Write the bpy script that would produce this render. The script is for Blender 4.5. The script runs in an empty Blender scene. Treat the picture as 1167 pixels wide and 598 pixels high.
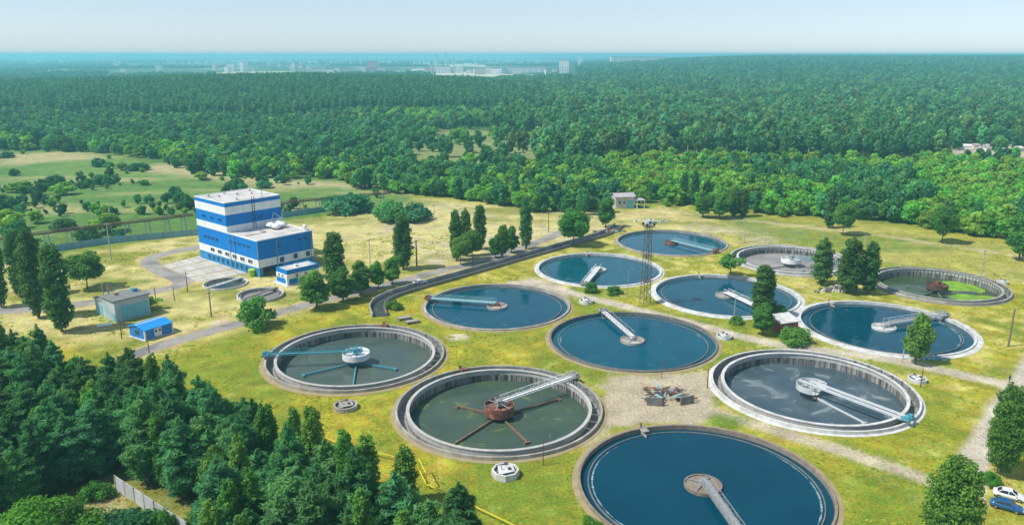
import bpy, math, random
import numpy as np
from mathutils import Vector, Matrix

R = math.radians
SC = bpy.context.scene
COL = SC.collection
random.seed(7)
RNG = np.random.default_rng(11)

# ------------------------------------------------------------------ camera
CAM_H, CAM_P, FPX = 66.5, R(15.116), 878.0          # height in metres, pitch, focal length for a 1167 px wide frame
cd = bpy.data.cameras.new('camera')
cam = bpy.data.objects.new('camera', cd); COL.objects.link(cam)
cd.sensor_fit = 'HORIZONTAL'; cd.sensor_width = 36.0; cd.lens = 36.0 * FPX / 1167.0
cd.clip_start = 0.5; cd.clip_end = 60000
cam.location = (0, 0, CAM_H); cam.rotation_euler = (math.pi / 2 - CAM_P, 0, 0)
SC.camera = cam

# ------------------------------------------------------------------ light
SUN_EL, SUN_AZ = R(54), math.atan2(-0.95, -0.30)    # azimuth measured from +Y towards +X (direction TO the sun)
w = bpy.data.worlds.new('World'); SC.world = w; w.use_nodes = True
nt = w.node_tree; nt.nodes.clear()
sky = nt.nodes.new('ShaderNodeTexSky'); sky.sky_type = 'NISHITA'; sky.sun_disc = False
sky.sun_elevation = SUN_EL; sky.sun_rotation = SUN_AZ
sky.air_density = 1.0; sky.dust_density = 0.25; sky.ozone_density = 4.0; sky.altitude = 60
bg = nt.nodes.new('ShaderNodeBackground'); bg.inputs[1].default_value = 0.118
wo = nt.nodes.new('ShaderNodeOutputWorld')
tint = nt.nodes.new('ShaderNodeMixRGB'); tint.blend_type = 'MULTIPLY'; tint.inputs[0].default_value = 1.0; tint.inputs[2].default_value = (0.80, 0.91, 1.04, 1)   # cool cast of the whole sky
pale = nt.nodes.new('ShaderNodeHueSaturation'); pale.inputs['Saturation'].default_value = 0.45
nt.links.new(sky.outputs[0], pale.inputs['Color']); nt.links.new(pale.outputs[0], tint.inputs[1]); nt.links.new(tint.outputs[0], bg.inputs[0]); nt.links.new(bg.outputs[0], wo.inputs[0])
sl = bpy.data.lights.new('sun', 'SUN'); sl.energy = 4.1; sl.angle = R(0.5); sl.color = (1.0, 0.95, 0.86)
so = bpy.data.objects.new('sun', sl); COL.objects.link(so)
sdir = Vector((math.sin(SUN_AZ) * math.cos(SUN_EL), math.cos(SUN_AZ) * math.cos(SUN_EL), math.sin(SUN_EL)))
so.rotation_euler = sdir.to_track_quat('Z', 'Y').to_euler()
SC.view_settings.view_transform = 'Standard'; SC.view_settings.look = 'None'
SC.view_settings.gamma = 1.0; SC.view_settings.exposure = 0.28; SC.view_settings.use_curve_mapping = False
SC.render.engine = 'CYCLES'
cy = SC.cycles
cy.max_bounces = 6; cy.diffuse_bounces = 3; cy.glossy_bounces = 3; cy.transmission_bounces = 4
cy.transparent_max_bounces = 8; cy.volume_bounces = 1
cy.use_adaptive_sampling = True; cy.adaptive_threshold = 0.01
cy.use_denoising = True; cy.sample_clamp_indirect = 6.0

# ------------------------------------------------------------------ helpers: places
CP, SP = math.cos(CAM_P), math.sin(CAM_P)
def at(px, py, z=0.0):
    """ground point (at height z) under a point of the 1167 x 598 photograph"""
    u = (px - 583.5) / FPX; v = (299 - py) / FPX
    d = (u, CP + v * SP, -SP + v * CP); k = (z - CAM_H) / d[2]
    return d[0] * k, d[1] * k
def pix(x, y, z=0.0):
    dep = CP * y - SP * (z - CAM_H)
    return 583.5 + FPX * x / dep, 299 - FPX * (SP * y + CP * (z - CAM_H)) / dep
def px_per_m(x, y): return FPX / (CP * y + SP * CAM_H)
def tall(px, py, top):
    x, y = at(px, py); lo, hi = 0.0, 66.0
    for _ in range(40):
        m = (lo + hi) / 2
        if pix(x, y, m)[1] > top: lo = m
        else: hi = m
    return lo

# ------------------------------------------------------------------ helpers: noise
def _hash(ix, iy, s):
    h = (ix.astype(np.int64) * 374761393 + iy.astype(np.int64) * 668265263 + s * 974711) & 0xffffffff
    h = ((h ^ (h >> 13)) * 1274126177) & 0xffffffff
    return ((h ^ (h >> 16)) & 0xffff) / 65535.0
def vnoise(x, y, s=0):
    x = np.asarray(x, float); y = np.asarray(y, float)
    ix, iy = np.floor(x), np.floor(y); fx, fy = x - ix, y - iy
    fx = fx * fx * (3 - 2 * fx); fy = fy * fy * (3 - 2 * fy)
    a, b, c, d = _hash(ix, iy, s), _hash(ix + 1, iy, s), _hash(ix, iy + 1, s), _hash(ix + 1, iy + 1, s)
    return (a * (1 - fx) + b * fx) * (1 - fy) + (c * (1 - fx) + d * fx) * fy
def fbm(x, y, s=0, o=4):
    t, a, n = 0, 0.5, 0
    for i in range(o):
        t = t + a * vnoise(x * 2 ** i, y * 2 ** i, s + i * 17); n += a; a *= 0.5
    return t / n
def sstep(a, b, t):
    t = np.clip((t - a) / (b - a), 0, 1); return t * t * (3 - 2 * t)
def inpoly(px, py, poly):
    px = np.asarray(px); py = np.asarray(py); r = np.zeros(px.shape, bool); n = len(poly)
    for i in range(n):
        x1, y1 = poly[i]; x2, y2 = poly[i - 1]
        if y1 == y2: continue
        c = ((y1 > py) != (y2 > py)) & (px < (x2 - x1) * (py - y1) / (y2 - y1) + x1)
        r ^= c
    return r
def dist_line(x, y, pts):
    d = np.full(np.shape(x), 1e9)
    for (x1, y1), (x2, y2) in zip(pts[:-1], pts[1:]):
        dx, dy = x2 - x1, y2 - y1; L = dx * dx + dy * dy + 1e-9
        t = np.clip(((x - x1) * dx + (y - y1) * dy) / L, 0, 1)
        d = np.minimum(d, np.hypot(x - x1 - t * dx, y - y1 - t * dy))
    return d
def sdist_poly(x, y, poly):
    """signed distance, negative inside"""
    d = dist_line(x, y, list(poly) + [poly[0]])
    return np.where(inpoly(x, y, poly), -d, d)
def gp(pts): return [at(*p) for p in pts]
def smooth_line(pts, n=6):
    pts = [np.array(p, float) for p in pts]; out = []
    P = [2 * pts[0] - pts[1]] + pts + [2 * pts[-1] - pts[-2]]
    for i in range(1, len(P) - 2):
        for k in range(n):
            t = k / n; a, b, c, d = P[i - 1], P[i], P[i + 1], P[i + 2]
            out.append(0.5 * ((2 * b) + (c - a) * t + (2 * a - 5 * b + 4 * c - d) * t * t + (3 * b - a - 3 * c + d) * t ** 3))
    out.append(pts[-1]); return [tuple(o) for o in out]

# ------------------------------------------------------------------ helpers: materials
MATS = {}
def mat(name, col, rough=0.8, col2=None, scale=1.5, bump=0.0, bscale=None, metal=0.0, stretch=(1, 1, 1), spec=0.5, lo=0.35, hi=0.7,
        rnd=0.0, col3=None, scale3=0.3, detail=5.0):
    if name in MATS: return MATS[name]
    m = bpy.data.materials.new(name); m.use_nodes = True; n = m.node_tree.nodes; l = m.node_tree.links
    b = n['Principled BSDF']; b.inputs['Roughness'].default_value = rough; b.inputs['Metallic'].default_value = metal
    b.inputs['Specular IOR Level'].default_value = spec
    b.inputs['Base Color'].default_value = (*col, 1)
    tc = n.new('ShaderNodeTexCoord'); mp = n.new('ShaderNodeMapping'); mp.inputs['Scale'].default_value = stretch
    l.new(tc.outputs['Object'], mp.inputs['Vector'])
    out = None
    if col2 is not None:
        t = n.new('ShaderNodeTexNoise'); t.inputs['Scale'].default_value = scale; t.inputs['Detail'].default_value = detail
        t.inputs['Roughness'].default_value = 0.62
        l.new(mp.outputs[0], t.inputs['Vector'])
        r = n.new('ShaderNodeValToRGB'); r.color_ramp.elements[0].position = lo; r.color_ramp.elements[1].position = hi
        r.color_ramp.elements[0].color = (*col, 1); r.color_ramp.elements[1].color = (*col2, 1)
        l.new(t.outputs['Fac'], r.inputs[0]); out = r.outputs[0]
        if col3 is not None:
            t3 = n.new('ShaderNodeTexNoise'); t3.inputs['Scale'].default_value = scale3; t3.inputs['Detail'].default_value = 4
            l.new(tc.outputs['Object'], t3.inputs['Vector'])
            r3 = n.new('ShaderNodeValToRGB'); r3.color_ramp.elements[0].position = 0.48; r3.color_ramp.elements[1].position = 0.62
            l.new(t3.outputs['Fac'], r3.inputs[0])
            mx = n.new('ShaderNodeMixRGB'); mx.inputs[2].default_value = (*col3, 1)
            l.new(r3.outputs[0], mx.inputs[0]); l.new(out, mx.inputs[1]); out = mx.outputs[0]
    if rnd:
        oi = n.new('ShaderNodeObjectInfo'); h = n.new('ShaderNodeHueSaturation')
        mr = n.new('ShaderNodeMapRange'); mr.inputs[3].default_value = 1 - rnd; mr.inputs[4].default_value = 1 + rnd
        l.new(oi.outputs['Random'], mr.inputs[0]); l.new(mr.outputs[0], h.inputs['Value'])
        if out: l.new(out, h.inputs['Color'])
        else: h.inputs['Color'].default_value = (*col, 1)
        out = h.outputs[0]
    if out: l.new(out, b.inputs['Base Color'])
    if bump:
        t2 = n.new('ShaderNodeTexNoise'); t2.inputs['Scale'].default_value = bscale or scale * 3; t2.inputs['Detail'].default_value = 4
        l.new(mp.outputs[0], t2.inputs['Vector'])
        bp = n.new('ShaderNodeBump'); bp.inputs['Strength'].default_value = bump; bp.inputs['Distance'].default_value = 0.2
        l.new(t2.outputs['Fac'], bp.inputs['Height']); l.new(bp.outputs[0], b.inputs['Normal'])
    MATS[name] = m; return m

def leaf_mat(name, col, col2, var=0.25, hue=0.03, trans=0.3):
    m = bpy.data.materials.new(name); m.use_nodes = True; n = m.node_tree.nodes; l = m.node_tree.links; n.clear()
    o = n.new('ShaderNodeOutputMaterial'); d = n.new('ShaderNodeBsdfDiffuse'); t = n.new('ShaderNodeBsdfTranslucent')
    mx = n.new('ShaderNodeAddShader')          # what a leaf reflects plus what it lets through
    oi = n.new('ShaderNodeObjectInfo')
    at_ = n.new('ShaderNodeAttribute'); at_.attribute_name = 'tint'
    mix = n.new('ShaderNodeMixRGB'); mix.inputs[1].default_value = (*col, 1); mix.inputs[2].default_value = (*col2, 1)
    l.new(at_.outputs['Fac'], mix.inputs[0])
    hs = n.new('ShaderNodeHueSaturation')
    mv = n.new('ShaderNodeMapRange'); mv.inputs[3].default_value = 1 - var; mv.inputs[4].default_value = 1 + var
    l.new(oi.outputs['Random'], mv.inputs[0]); l.new(mv.outputs[0], hs.inputs['Value'])
    ml = n.new('ShaderNodeMath'); ml.operation = 'MULTIPLY'; ml.inputs[1].default_value = 7.31
    mf = n.new('ShaderNodeMath'); mf.operation = 'FRACT'
    l.new(oi.outputs['Random'], ml.inputs[0]); l.new(ml.outputs[0], mf.inputs[0])
    mh = n.new('ShaderNodeMapRange'); mh.inputs[3].default_value = 0.5 - hue; mh.inputs[4].default_value = 0.5 + hue
    l.new(mf.outputs[0], mh.inputs[0]); l.new(mh.outputs[0], hs.inputs['Hue'])
    l.new(mix.outputs[0], hs.inputs['Color']); l.new(hs.outputs[0], d.inputs[0])
    tm = n.new('ShaderNodeMixRGB'); tm.blend_type = 'MULTIPLY'; tm.inputs[0].default_value = 1.0; tm.inputs[2].default_value = (trans * 2.4, trans * 2.4, trans * 1.6, 1)
    l.new(hs.outputs[0], tm.inputs[1]); l.new(tm.outputs[0], t.inputs[0])
    l.new(d.outputs[0], mx.inputs[0]); l.new(t.outputs[0], mx.inputs[1]); l.new(mx.outputs[0], o.inputs[0])
    return m

# ------------------------------------------------------------------ helpers: meshes
class MB:
    def __init__(s): s.v = []; s.f = []
    def add(s, vs, fs):
        k = len(s.v); s.v += [tuple(map(float, v)) for v in vs]; s.f += [tuple(i + k for i in f) for f in fs]; return s
    def box(s, c, d, rz=0.0, taper=1.0):
        x, y, z = d[0] / 2, d[1] / 2, d[2] / 2; ca, sa = math.cos(rz), math.sin(rz); vs = []
        for sz in (-1, 1):
            k = taper if sz > 0 else 1
            for sx, sy in ((-1, -1), (1, -1), (1, 1), (-1, 1)):
                a, b = sx * x * k, sy * y * k
                vs.append((c[0] + a * ca - b * sa, c[1] + a * sa + b * ca, c[2] + sz * z))
        return s.add(vs, [(3, 2, 1, 0), (4, 5, 6, 7), (0, 1, 5, 4), (1, 2, 6, 5), (2, 3, 7, 6), (3, 0, 4, 7)])
    def bar(s, p, q, a=0.1, b=None):
        b = a if b is None else b
        p, q = Vector(p), Vector(q); d = (q - p); 
        if d.length < 1e-6: return s
        d.normalize(); u = Vector((0, 0, 1)) if abs(d.z) < 0.95 else Vector((1, 0, 0))
        x = d.cross(u).normalized(); y = x.cross(d).normalized()
        vs = [e + x * sx * a / 2 + y * sy * b / 2 for e in (p, q) for sx, sy in ((-1, -1), (1, -1), (1, 1), (-1, 1))]
        return s.add(vs, [(0, 1, 2, 3), (7, 6, 5, 4), (0, 4, 5, 1), (1, 5, 6, 2), (2, 6, 7, 3), (3, 7, 4, 0)])
    def tube(s, p, q, r, r2=None, n=8):
        r2 = r if r2 is None else r2
        p, q = Vector(p), Vector(q); d = (q - p).normalized(); u = Vector((0, 0, 1)) if abs(d.z) < 0.95 else Vector((1, 0, 0))
        x = d.cross(u).normalized(); y = x.cross(d).normalized(); vs = []
        for e, rr in ((p, r), (q, r2)):
            for i in range(n):
                a = 2 * math.pi * i / n; vs.append(e + x * math.cos(a) * rr + y * math.sin(a) * rr)
        fs = [(i, (i + 1) % n, n + (i + 1) % n, n + i) for i in range(n)]
        fs = [f[::-1] for f in fs] + [tuple(range(n)), tuple(range(2 * n - 1, n - 1, -1))]
        return s.add(vs, fs)
    def lathe(s, prof, n=96, a0=0.0, a1=2 * math.pi, c=(0, 0), closed=True):
        """rings of (r, z); closed joins the last ring with the first"""
        full = abs(a1 - a0 - 2 * math.pi) < 1e-6; m = n if full else n + 1; vs = []
        for i in range(m):
            a = a0 + (a1 - a0) * i / n; ca, sa = math.cos(a), math.sin(a)
            for r, z in prof: vs.append((c[0] + r * ca, c[1] + r * sa, z))
        k = len(prof); fs = []
        for i in range(n):
            j = (i + 1) % m
            for q in range(k if closed else k - 1):
                fs.append((i * k + q, j * k + q, j * k + (q + 1) % k, i * k + (q + 1) % k))
        if not full and closed: fs += [tuple(range(k))[::-1], tuple((m - 1) * k + q for q in range(k))]
        return s.add(vs, fs)
    def disk(s, r, z, n=96, c=(0, 0), r0=0.0):
        if r0 <= 0:
            vs = [(c[0] + r * math.cos(2 * math.pi * i / n), c[1] + r * math.sin(2 * math.pi * i / n), z) for i in range(n)]
            return s.add(vs, [tuple(range(n))])
        return s.lathe([(r0, z), (r, z)], n, c=c, closed=False)
    def prism(s, poly, z0, z1):
        n = len(poly); vs = [(x, y, z0) for x, y in poly] + [(x, y, z1) for x, y in poly]
        return s.add(vs, [tuple(range(n))[::-1], tuple(range(n, 2 * n))] + [(i, (i + 1) % n, n + (i + 1) % n, n + i) for i in range(n)])
    def loft(s, rings, cap=True):
        k = len(rings[0]); vs = [p for r in rings for p in r]; fs = []
        for i in range(len(rings) - 1):
            for q in range(k): fs.append((i * k + q, i * k + (q + 1) % k, (i + 1) * k + (q + 1) % k, (i + 1) * k + q))
        if cap: fs += [tuple(range(k))[::-1], tuple((len(rings) - 1) * k + q for q in range(k))]
        return s.add(vs, fs)
    def build(s, name, m, parent=None, smooth=False, loc=None, kind=None):
        me = bpy.data.meshes.new(name); me.from_pydata(s.v, [], s.f); me.update()
        if smooth: me.polygons.foreach_set('use_smooth', [True] * len(me.polygons))
        if m: me.materials.append(m)
        o = bpy.data.objects.new(name, me); COL.objects.link(o)
        if parent: o.parent = parent
        if loc: o.location = loc
        if kind: o['kind'] = kind
        return o
def mesh_np(name, V, F4, m, tint=None):
    me = bpy.data.meshes.new(name)
    me.vertices.add(len(V)); me.vertices.foreach_set('co', np.ascontiguousarray(V, np.float32).ravel())
    k = F4.shape[1]
    me.loops.add(F4.size); me.loops.foreach_set('vertex_index', np.ascontiguousarray(F4, np.int32).ravel())
    me.polygons.add(len(F4)); me.polygons.foreach_set('loop_start', np.arange(0, F4.size, k, dtype=np.int32))
    me.update(calc_edges=True)
    if tint is not None:
        a = me.attributes.new('tint', 'FLOAT', 'POINT'); a.data.foreach_set('value', np.ascontiguousarray(tint, np.float32))
    if m: me.materials.append(m)
    return me
def thing(name, label, cat, loc=(0, 0, 0), rz=0.0, group=None):
    o = bpy.data.objects.new(name, None); COL.objects.link(o); o.location = loc; o.rotation_euler = (0, 0, rz)
    o.empty_display_size = 0.5
    return tag(o, label, cat, group)
def tag(o, label, cat, group=None):
    o['label'] = label; o['category'] = cat
    if group: o['group'] = group
    return o
def structure(o): o['kind'] = 'structure'; return o

# colours -----------------------------------------------------------
M_conc = mat('weathered_concrete', (0.36, 0.34, 0.30), 0.9, (0.24, 0.22, 0.19), 0.8, 0.3, 6, col3=(0.44, 0.42, 0.38), scale3=0.25)
M_conc_white = mat('pale_concrete', (0.62, 0.63, 0.62), 0.85, (0.36, 0.35, 0.32), 0.5, 0.2, 5, lo=0.45, hi=0.78, col3=(0.48, 0.47, 0.44), scale3=0.6)
M_conc_dark = mat('dark_wet_concrete', (0.12, 0.12, 0.115), 0.75, (0.22, 0.21, 0.19), 0.9, 0.3, 5)
M_conc_brown = mat('brown_concrete', (0.20, 0.155, 0.12), 0.9, (0.30, 0.25, 0.20), 0.9, 0.3, 5)
M_stain = mat('streaked_wall_concrete', (0.05, 0.05, 0.048), 0.8, (0.36, 0.34, 0.31), 1.0, 0.3, 4, stretch=(1.0, 1.0, 0.06), lo=0.38, hi=0.62)
M_wall_up = mat('upper_wall_concrete', (0.46, 0.45, 0.42), 0.9, (0.20, 0.20, 0.19), 0.9, 0.2, 4, stretch=(1, 1, 0.1), lo=0.5, hi=0.8)
M_coping = mat('coping_concrete', (0.50, 0.49, 0.46), 0.9, (0.36, 0.35, 0.32), 0.8, 0.2, 5)
M_gutter = mat('gutter_concrete', (0.30, 0.30, 0.28), 0.9, (0.10, 0.10, 0.10), 1.0, 0.3, 4, stretch=(1, 1, 0.12), lo=0.4, hi=0.75)
M_soil = mat('trodden_soil', (0.36, 0.29, 0.18), 0.95, (0.25, 0.22, 0.08), 0.6, 0.3, 5)
M_white = mat('white_paint', (0.78, 0.79, 0.78), 0.5, (0.62, 0.63, 0.62), 1.2, lo=0.5, hi=0.85)
M_beam = mat('pale_grey_paint', (0.56, 0.59, 0.60), 0.5, (0.42, 0.45, 0.46), 0.9, lo=0.45, hi=0.8)
M_teal = mat('teal_paint', (0.05, 0.26, 0.33), 0.5, (0.10, 0.33, 0.40), 1.5)
M_pale_teal = mat('pale_teal_paint', (0.22, 0.44, 0.46), 0.55, (0.33, 0.50, 0.50), 1.5)
M_steel = mat('galvanised_steel', (0.40, 0.41, 0.41), 0.5, (0.28, 0.28, 0.28), 2.0, metal=0.3)
M_dark = mat('dark_metal', (0.05, 0.05, 0.055), 0.6, (0.10, 0.09, 0.085), 2.0)
M_rust = mat('rusty_steel', (0.22, 0.075, 0.045), 0.85, (0.10, 0.045, 0.035), 1.2, 0.3, 5, col3=(0.33, 0.15, 0.09), scale3=0.8)
M_rust_dark = mat('dark_rust', (0.14, 0.065, 0.045), 0.9, (0.08, 0.045, 0.035), 1.2)
M_rust_arm = mat('rusty_arm', (0.24, 0.15, 0.09), 0.85, (0.15, 0.09, 0.06), 1.2)
M_wood = mat('weathered_pole', (0.16, 0.11, 0.08), 0.9, (0.24, 0.18, 0.13), 1.0, stretch=(1, 1, 0.2))
M_yellow = mat('yellow_pipe_paint', (0.70, 0.58, 0.02), 0.5, (0.6, 0.5, 0.03), 1.0)

# ------------------------------------------------------------------ terrain
def ground_z(x, y):
    x = np.asarray(x, float); y = np.asarray(y, float)
    t = x / np.maximum(y, 1.0)
    ridge = np.exp(-((y - 1280) / 330.0) ** 2) * (7 + 12 * np.exp(-((x + 380) / 330.0) ** 2)) * sstep(150, -150, x) * sstep(0, 1, (y - 640) / 300)
    hill = 38 * sstep(800, 3900, y) * sstep(0.02, 0.34, t) + 7 * sstep(900, 2600, y) * sstep(-0.02, 0.16, t) * sstep(7000, 4000, y)
    roll = 5 * (fbm(x / 500, y / 500, 5, 3) - 0.5) * sstep(900, 2000, y)
    und = 0.5 * (fbm(x / 40, y / 40, 9, 3) - 0.5) * sstep(330, 400, y)
    return ridge + hill + roll + und - (x * x + y * y) / 14.6e6 * sstep(500, 1500, y)      # the earth's curve

TANKS = {  # x, y, radius of the outer wall
    'A': (30.6, 109.9, 20.0), 'B': (-2.5, 137.2, 20.0), 'C': (-35.5, 163.8, 20.0), 'D': (61.8, 146.6, 20.2),
    'E': (29.0, 174.5, 20.0), 'F': (-4.1, 200.6, 20.0), 'G': (27.8, 237.6, 20.0), 'H': (58.3, 273.9, 20.0),
    'I': (61.1, 210.6, 20.3), 'J': (93.0, 248.0, 19.6), 'K': (126.6, 219.6, 19.0), 'L': (94.0, 183.7, 20.3),
    'M': (-85.8, 221.0, 6.4), 'N': (-71.5, 208.9, 6.4)}

def axis_coords(breaks):
    out = []
    for a, b, s0, s1 in breaks:
        n = max(1, int(round((b - a) / ((s0 + s1) / 2))))
        q = (s1 / s0) ** (1.0 / n) if s0 != s1 else 1.0
        st = np.array([s0 * q ** i for i in range(n)]); st *= (b - a) / st.sum()
        out += list(a + np.concatenate([[0], np.cumsum(st)[:-1]]))
    return np.array(out + [breaks[-1][1]])
XS = axis_coords([(-15000, -3000, 1200, 160), (-3000, -700, 160, 22), (-700, -135, 22, 1.2), (-135, 160, 1.15, 1.15), (160, 700, 1.2, 22), (700, 3000, 22, 160), (3000, 15000, 160, 1200)])
YS = axis_coords([(-400, 85, 60, 1.2), (85, 300, 1.15, 1.15), (300, 1000, 1.2, 12), (1000, 4000, 12, 70), (4000, 24000, 70, 1500)])
GX, GY = np.meshgrid(XS, YS)
GZ = ground_z(GX, GY)

PATH_MAIN = smooth_line(gp([(150, 405), (205, 387), (290, 364), (350, 347), (400, 335), (470, 317), (560, 294), (620, 273), (665, 255), (720, 243), (800, 250)]))
PATH_MID = smooth_line(gp([(585, 322), (622, 324), (660, 336), (760, 361), (880, 391), (1000, 407), (1130, 434), (1230, 452)]))
PATH_D = smooth_line(gp([(812, 468), (880, 489), (960, 514), (1060, 548), (1100, 560)]))
PATH_R = smooth_line(gp([(1230, 340), (1190, 395), (1160, 440), (1120, 500), (1106, 545), (1090, 600), (1075, 660)]))
PATH_FIELD = smooth_line(gp([(760, 240), (860, 252), (1000, 268), (1167, 293), (1300, 310)]))
PATH_DRIVE = smooth_line(gp([(232, 281), (196, 287), (170, 296), (180, 307), (208, 322), (165, 334), (80, 348), (-40, 358)]))
SANDY = gp([(692, 424), (740, 430), (806, 421), (812, 446), (826, 470), (800, 487), (740, 482), (700, 487), (672, 512), (655, 505), (690, 470), (684, 440)])
SANDY2 = gp([(590, 316), (618, 316), (640, 328), (655, 337), (640, 345), (610, 330)])
SANDY3 = gp([(1150, 490), (1152, 440), (1180, 395), (1300, 420), (1300, 480), (1165, 470), (1140, 520)])

def ground_colours(x, y):
    z = ground_z(x, y)
    px, py = pix(x, np.maximum(y, 60.0), 0 * x)
    n1 = fbm(x / 26, y / 26, 1); n2 = fbm(x / 7, y / 7, 2); n3 = fbm(x / 90, y / 90, 3); n4 = fbm(x / 3.0, y / 3.0, 4, 3)
    n5 = fbm(x / 45, y / 14, 8)
    def C(*c): return np.array(c, float)
    lawn_y, lawn_g, straw, sand = C(0.40, 0.345, 0.035), C(0.21, 0.25, 0.028), C(0.56, 0.48, 0.20), C(0.50, 0.43, 0.31)
    mead_g, mead_s = C(0.15, 0.25, 0.060), C(0.33, 0.33, 0.13)
    wood = C(0.06, 0.12, 0.035); scrubg = C(0.11, 0.20, 0.04)
    def lerp(a, b, t): t = np.clip(t, 0, 1)[..., None]; return a * (1 - t) + b * t
    col = lerp(lawn_y, lawn_g, sstep(0.38, 0.62, 0.5 * n1 + 0.5 * n2))
    col = lerp(col, straw * C(0.95, 0.95, 0.7), 0.85 * sstep(0.50, 0.70, 0.45 * n3 + 0.55 * n4))
    for poly, kk in ((gp([(965, 500), (1050, 550), (1080, 600), (1080, 660), (940, 660), (965, 570)]), 0.8), (gp([(190, 400), (290, 375), (300, 420), (260, 450), (180, 430)]), 0.55), (gp([(560, 530), (650, 520), (670, 580), (700, 640), (520, 640)]), 0.4), (gp([(1000, 480), (1060, 440), (1110, 470), (1090, 530), (1000, 520)]), 0.5)):
        col = lerp(col, lawn_g * C(0.85, 1.0, 0.8), kk * sstep(5, -6, sdist_poly(x, y, poly) + 9 * (n2 - 0.5)))
    stk = fbm((x * 0.77 + y * 0.64) / 1.4, (-x * 0.64 + y * 0.77) / 16.0, 15, 3)                  # mower swaths
    col = lerp(col, lawn_g * C(0.9, 1.0, 0.9), 0.55 * sstep(0.52, 0.66, stk))
    # dry field behind and round the blue building
    dry = gp([(-400, 330), (60, 292), (150, 280), (230, 264), (300, 255), (430, 240), (480, 226), (640, 240), (700, 240), (760, 236), (800, 248), (1000, 258), (1167, 283), (1500, 320), (1500, 345), (1167, 322), (1000, 296), (860, 284), (836, 268), (700, 258), (640, 277), (560, 299), (430, 332), (350, 352), (170, 402), (80, 390), (-400, 420)])
    sd = sdist_poly(x, y, dry); wd = sstep(7, -7, sd + 8 * (n1 - 0.5))
    dcol = lerp(straw, lawn_g * C(1.1, 1.0, 1.2), 0.9 * sstep(0.44, 0.66, 0.6 * n5 + 0.4 * n2)); dcol = lerp(dcol, sand * 1.05, 0.6 * sstep(0.56, 0.72, n3 * 0.6 + n2 * 0.4))
    col = lerp(col, dcol, wd)
    # greener right-hand field
    rf = gp([(820, 236), (1000, 250), (1167, 272), (1500, 300), (1500, 340), (1167, 318), (1000, 296), (840, 262)])
    wr = sstep(6, -6, sdist_poly(x, y, rf)); col = lerp(col, lerp(lawn_y * C(0.85, 0.92, 1.5), lawn_g * C(0.8, 0.95, 1.2), sstep(0.42, 0.65, n5)), 0.75 * wr)
    # meadow on the left
    me = gp([(-500, 166), (0, 170), (110, 172), (220, 195), (330, 203), (440, 212), (470, 226), (430, 240), (230, 263), (60, 292), (-500, 345)])
    wm = sstep(6, -6, sdist_poly(x, y, me) + 10 * (n1 - 0.5))
    mc = lerp(mead_g, mead_s, sstep(0.48, 0.66, 0.55 * fbm(x / 120, y / 28, 21) + 0.45 * fbm(x / 30, y / 9, 22)))
    mc = lerp(mc, mead_g * C(0.75, 0.85, 0.8), sstep(0.5, 0.7, fbm(x / 60, y / 24, 31)))
    col = lerp(col, mc, wm)
    # scrub and woodland floor
    far = gp([(-500, 166), (0, 170), (110, 172), (220, 195), (330, 203), (440, 212), (500, 222), (640, 236), (700, 236), (760, 230), (880, 243), (1060, 258), (1167, 270), (1600, 300)])
    farpoly = far + [(24000, 24000), (-24000, 24000)]
    wf = sstep(8, -8, sdist_poly(x, y, farpoly) + 10 * (n1 - 0.5)); col = lerp(col, lerp(scrubg, wood, sstep(420, 560, y)), wf)
    # clearings in the woodland
    for poly, cc, soft in ((gp([(455, 174), (500, 148), (600, 150), (655, 172), (600, 194), (520, 199), (470, 194)]), C(0.24, 0.27, 0.10), 16),
                           (gp([(395, 178), (430, 172), (445, 180), (410, 186)]), C(0.36, 0.34, 0.15), 6),
                           (gp([(760, 173), (860, 181), (1030, 184), (1060, 188), (1030, 192), (860, 188), (770, 180)]), C(0.40, 0.36, 0.14), 5),
                           (gp([(1060, 166), (1230, 170), (1230, 182), (1090, 180)]), C(0.48, 0.42, 0.30), 6),
                           (gp([(52, 121), (75, 116), (78, 120), (60, 124)]), C(0.55, 0.48, 0.36), 8),
                           (gp([(180, 186), (260, 190), (330, 205), (440, 210), (440, 216), (320, 212), (230, 203), (150, 194)]), C(0.42, 0.37, 0.19), 8),
                           (gp([(0, 176), (80, 173), (130, 180), (60, 184), (0, 190)]), C(0.42, 0.37, 0.18), 8)):
        col = lerp(col, cc * (0.8 + 0.4 * n2[..., None]), sstep(soft, -soft, sdist_poly(x, y, poly) + soft * 1.5 * (n2 - 0.5)))
    # distant plain
    pl = sstep(1500, 2000, y) * sstep(0.1, -0.02, x / np.maximum(y, 1))
    fields = lerp(C(0.05, 0.09, 0.035), C(0.55, 0.50, 0.32), sstep(0.54, 0.58, fbm(x / 420, y / 1100, 41, 3)))
    fields = lerp(fields, C(0.62, 0.58, 0.42), sstep(0.62, 0.64, fbm(x / 260, y / 500, 47, 2)))
    fields = lerp(fields, C(0.10, 0.17, 0.05), sstep(0.5, 0.55, fbm(x / 350, y / 700, 43, 2)))
    col = lerp(col, fields, pl)
    # foreground wood floor and clearing in the corner
    fw = gp([(-150, 420), (0, 428), (110, 466), (200, 490), (240, 505), (335, 540), (430, 588), (500, 640), (500, 900), (-150, 900)])
    wq = sstep(2, -3, sdist_poly(x, y, fw) + 4 * (n2 - 0.5)); col = lerp(col, C(0.09, 0.10, 0.03), wq)
    cl = gp([(60, 575), (135, 535), (205, 570), (240, 600), (260, 700), (-40, 700), (-40, 590)])
    col = lerp(col, lerp(C(0.26, 0.26, 0.07), C(0.36, 0.30, 0.16), sstep(0.45, 0.6, n2)), sstep(2, -2, sdist_poly(x, y, cl) + 2 * (n4 - 0.5)))
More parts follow.
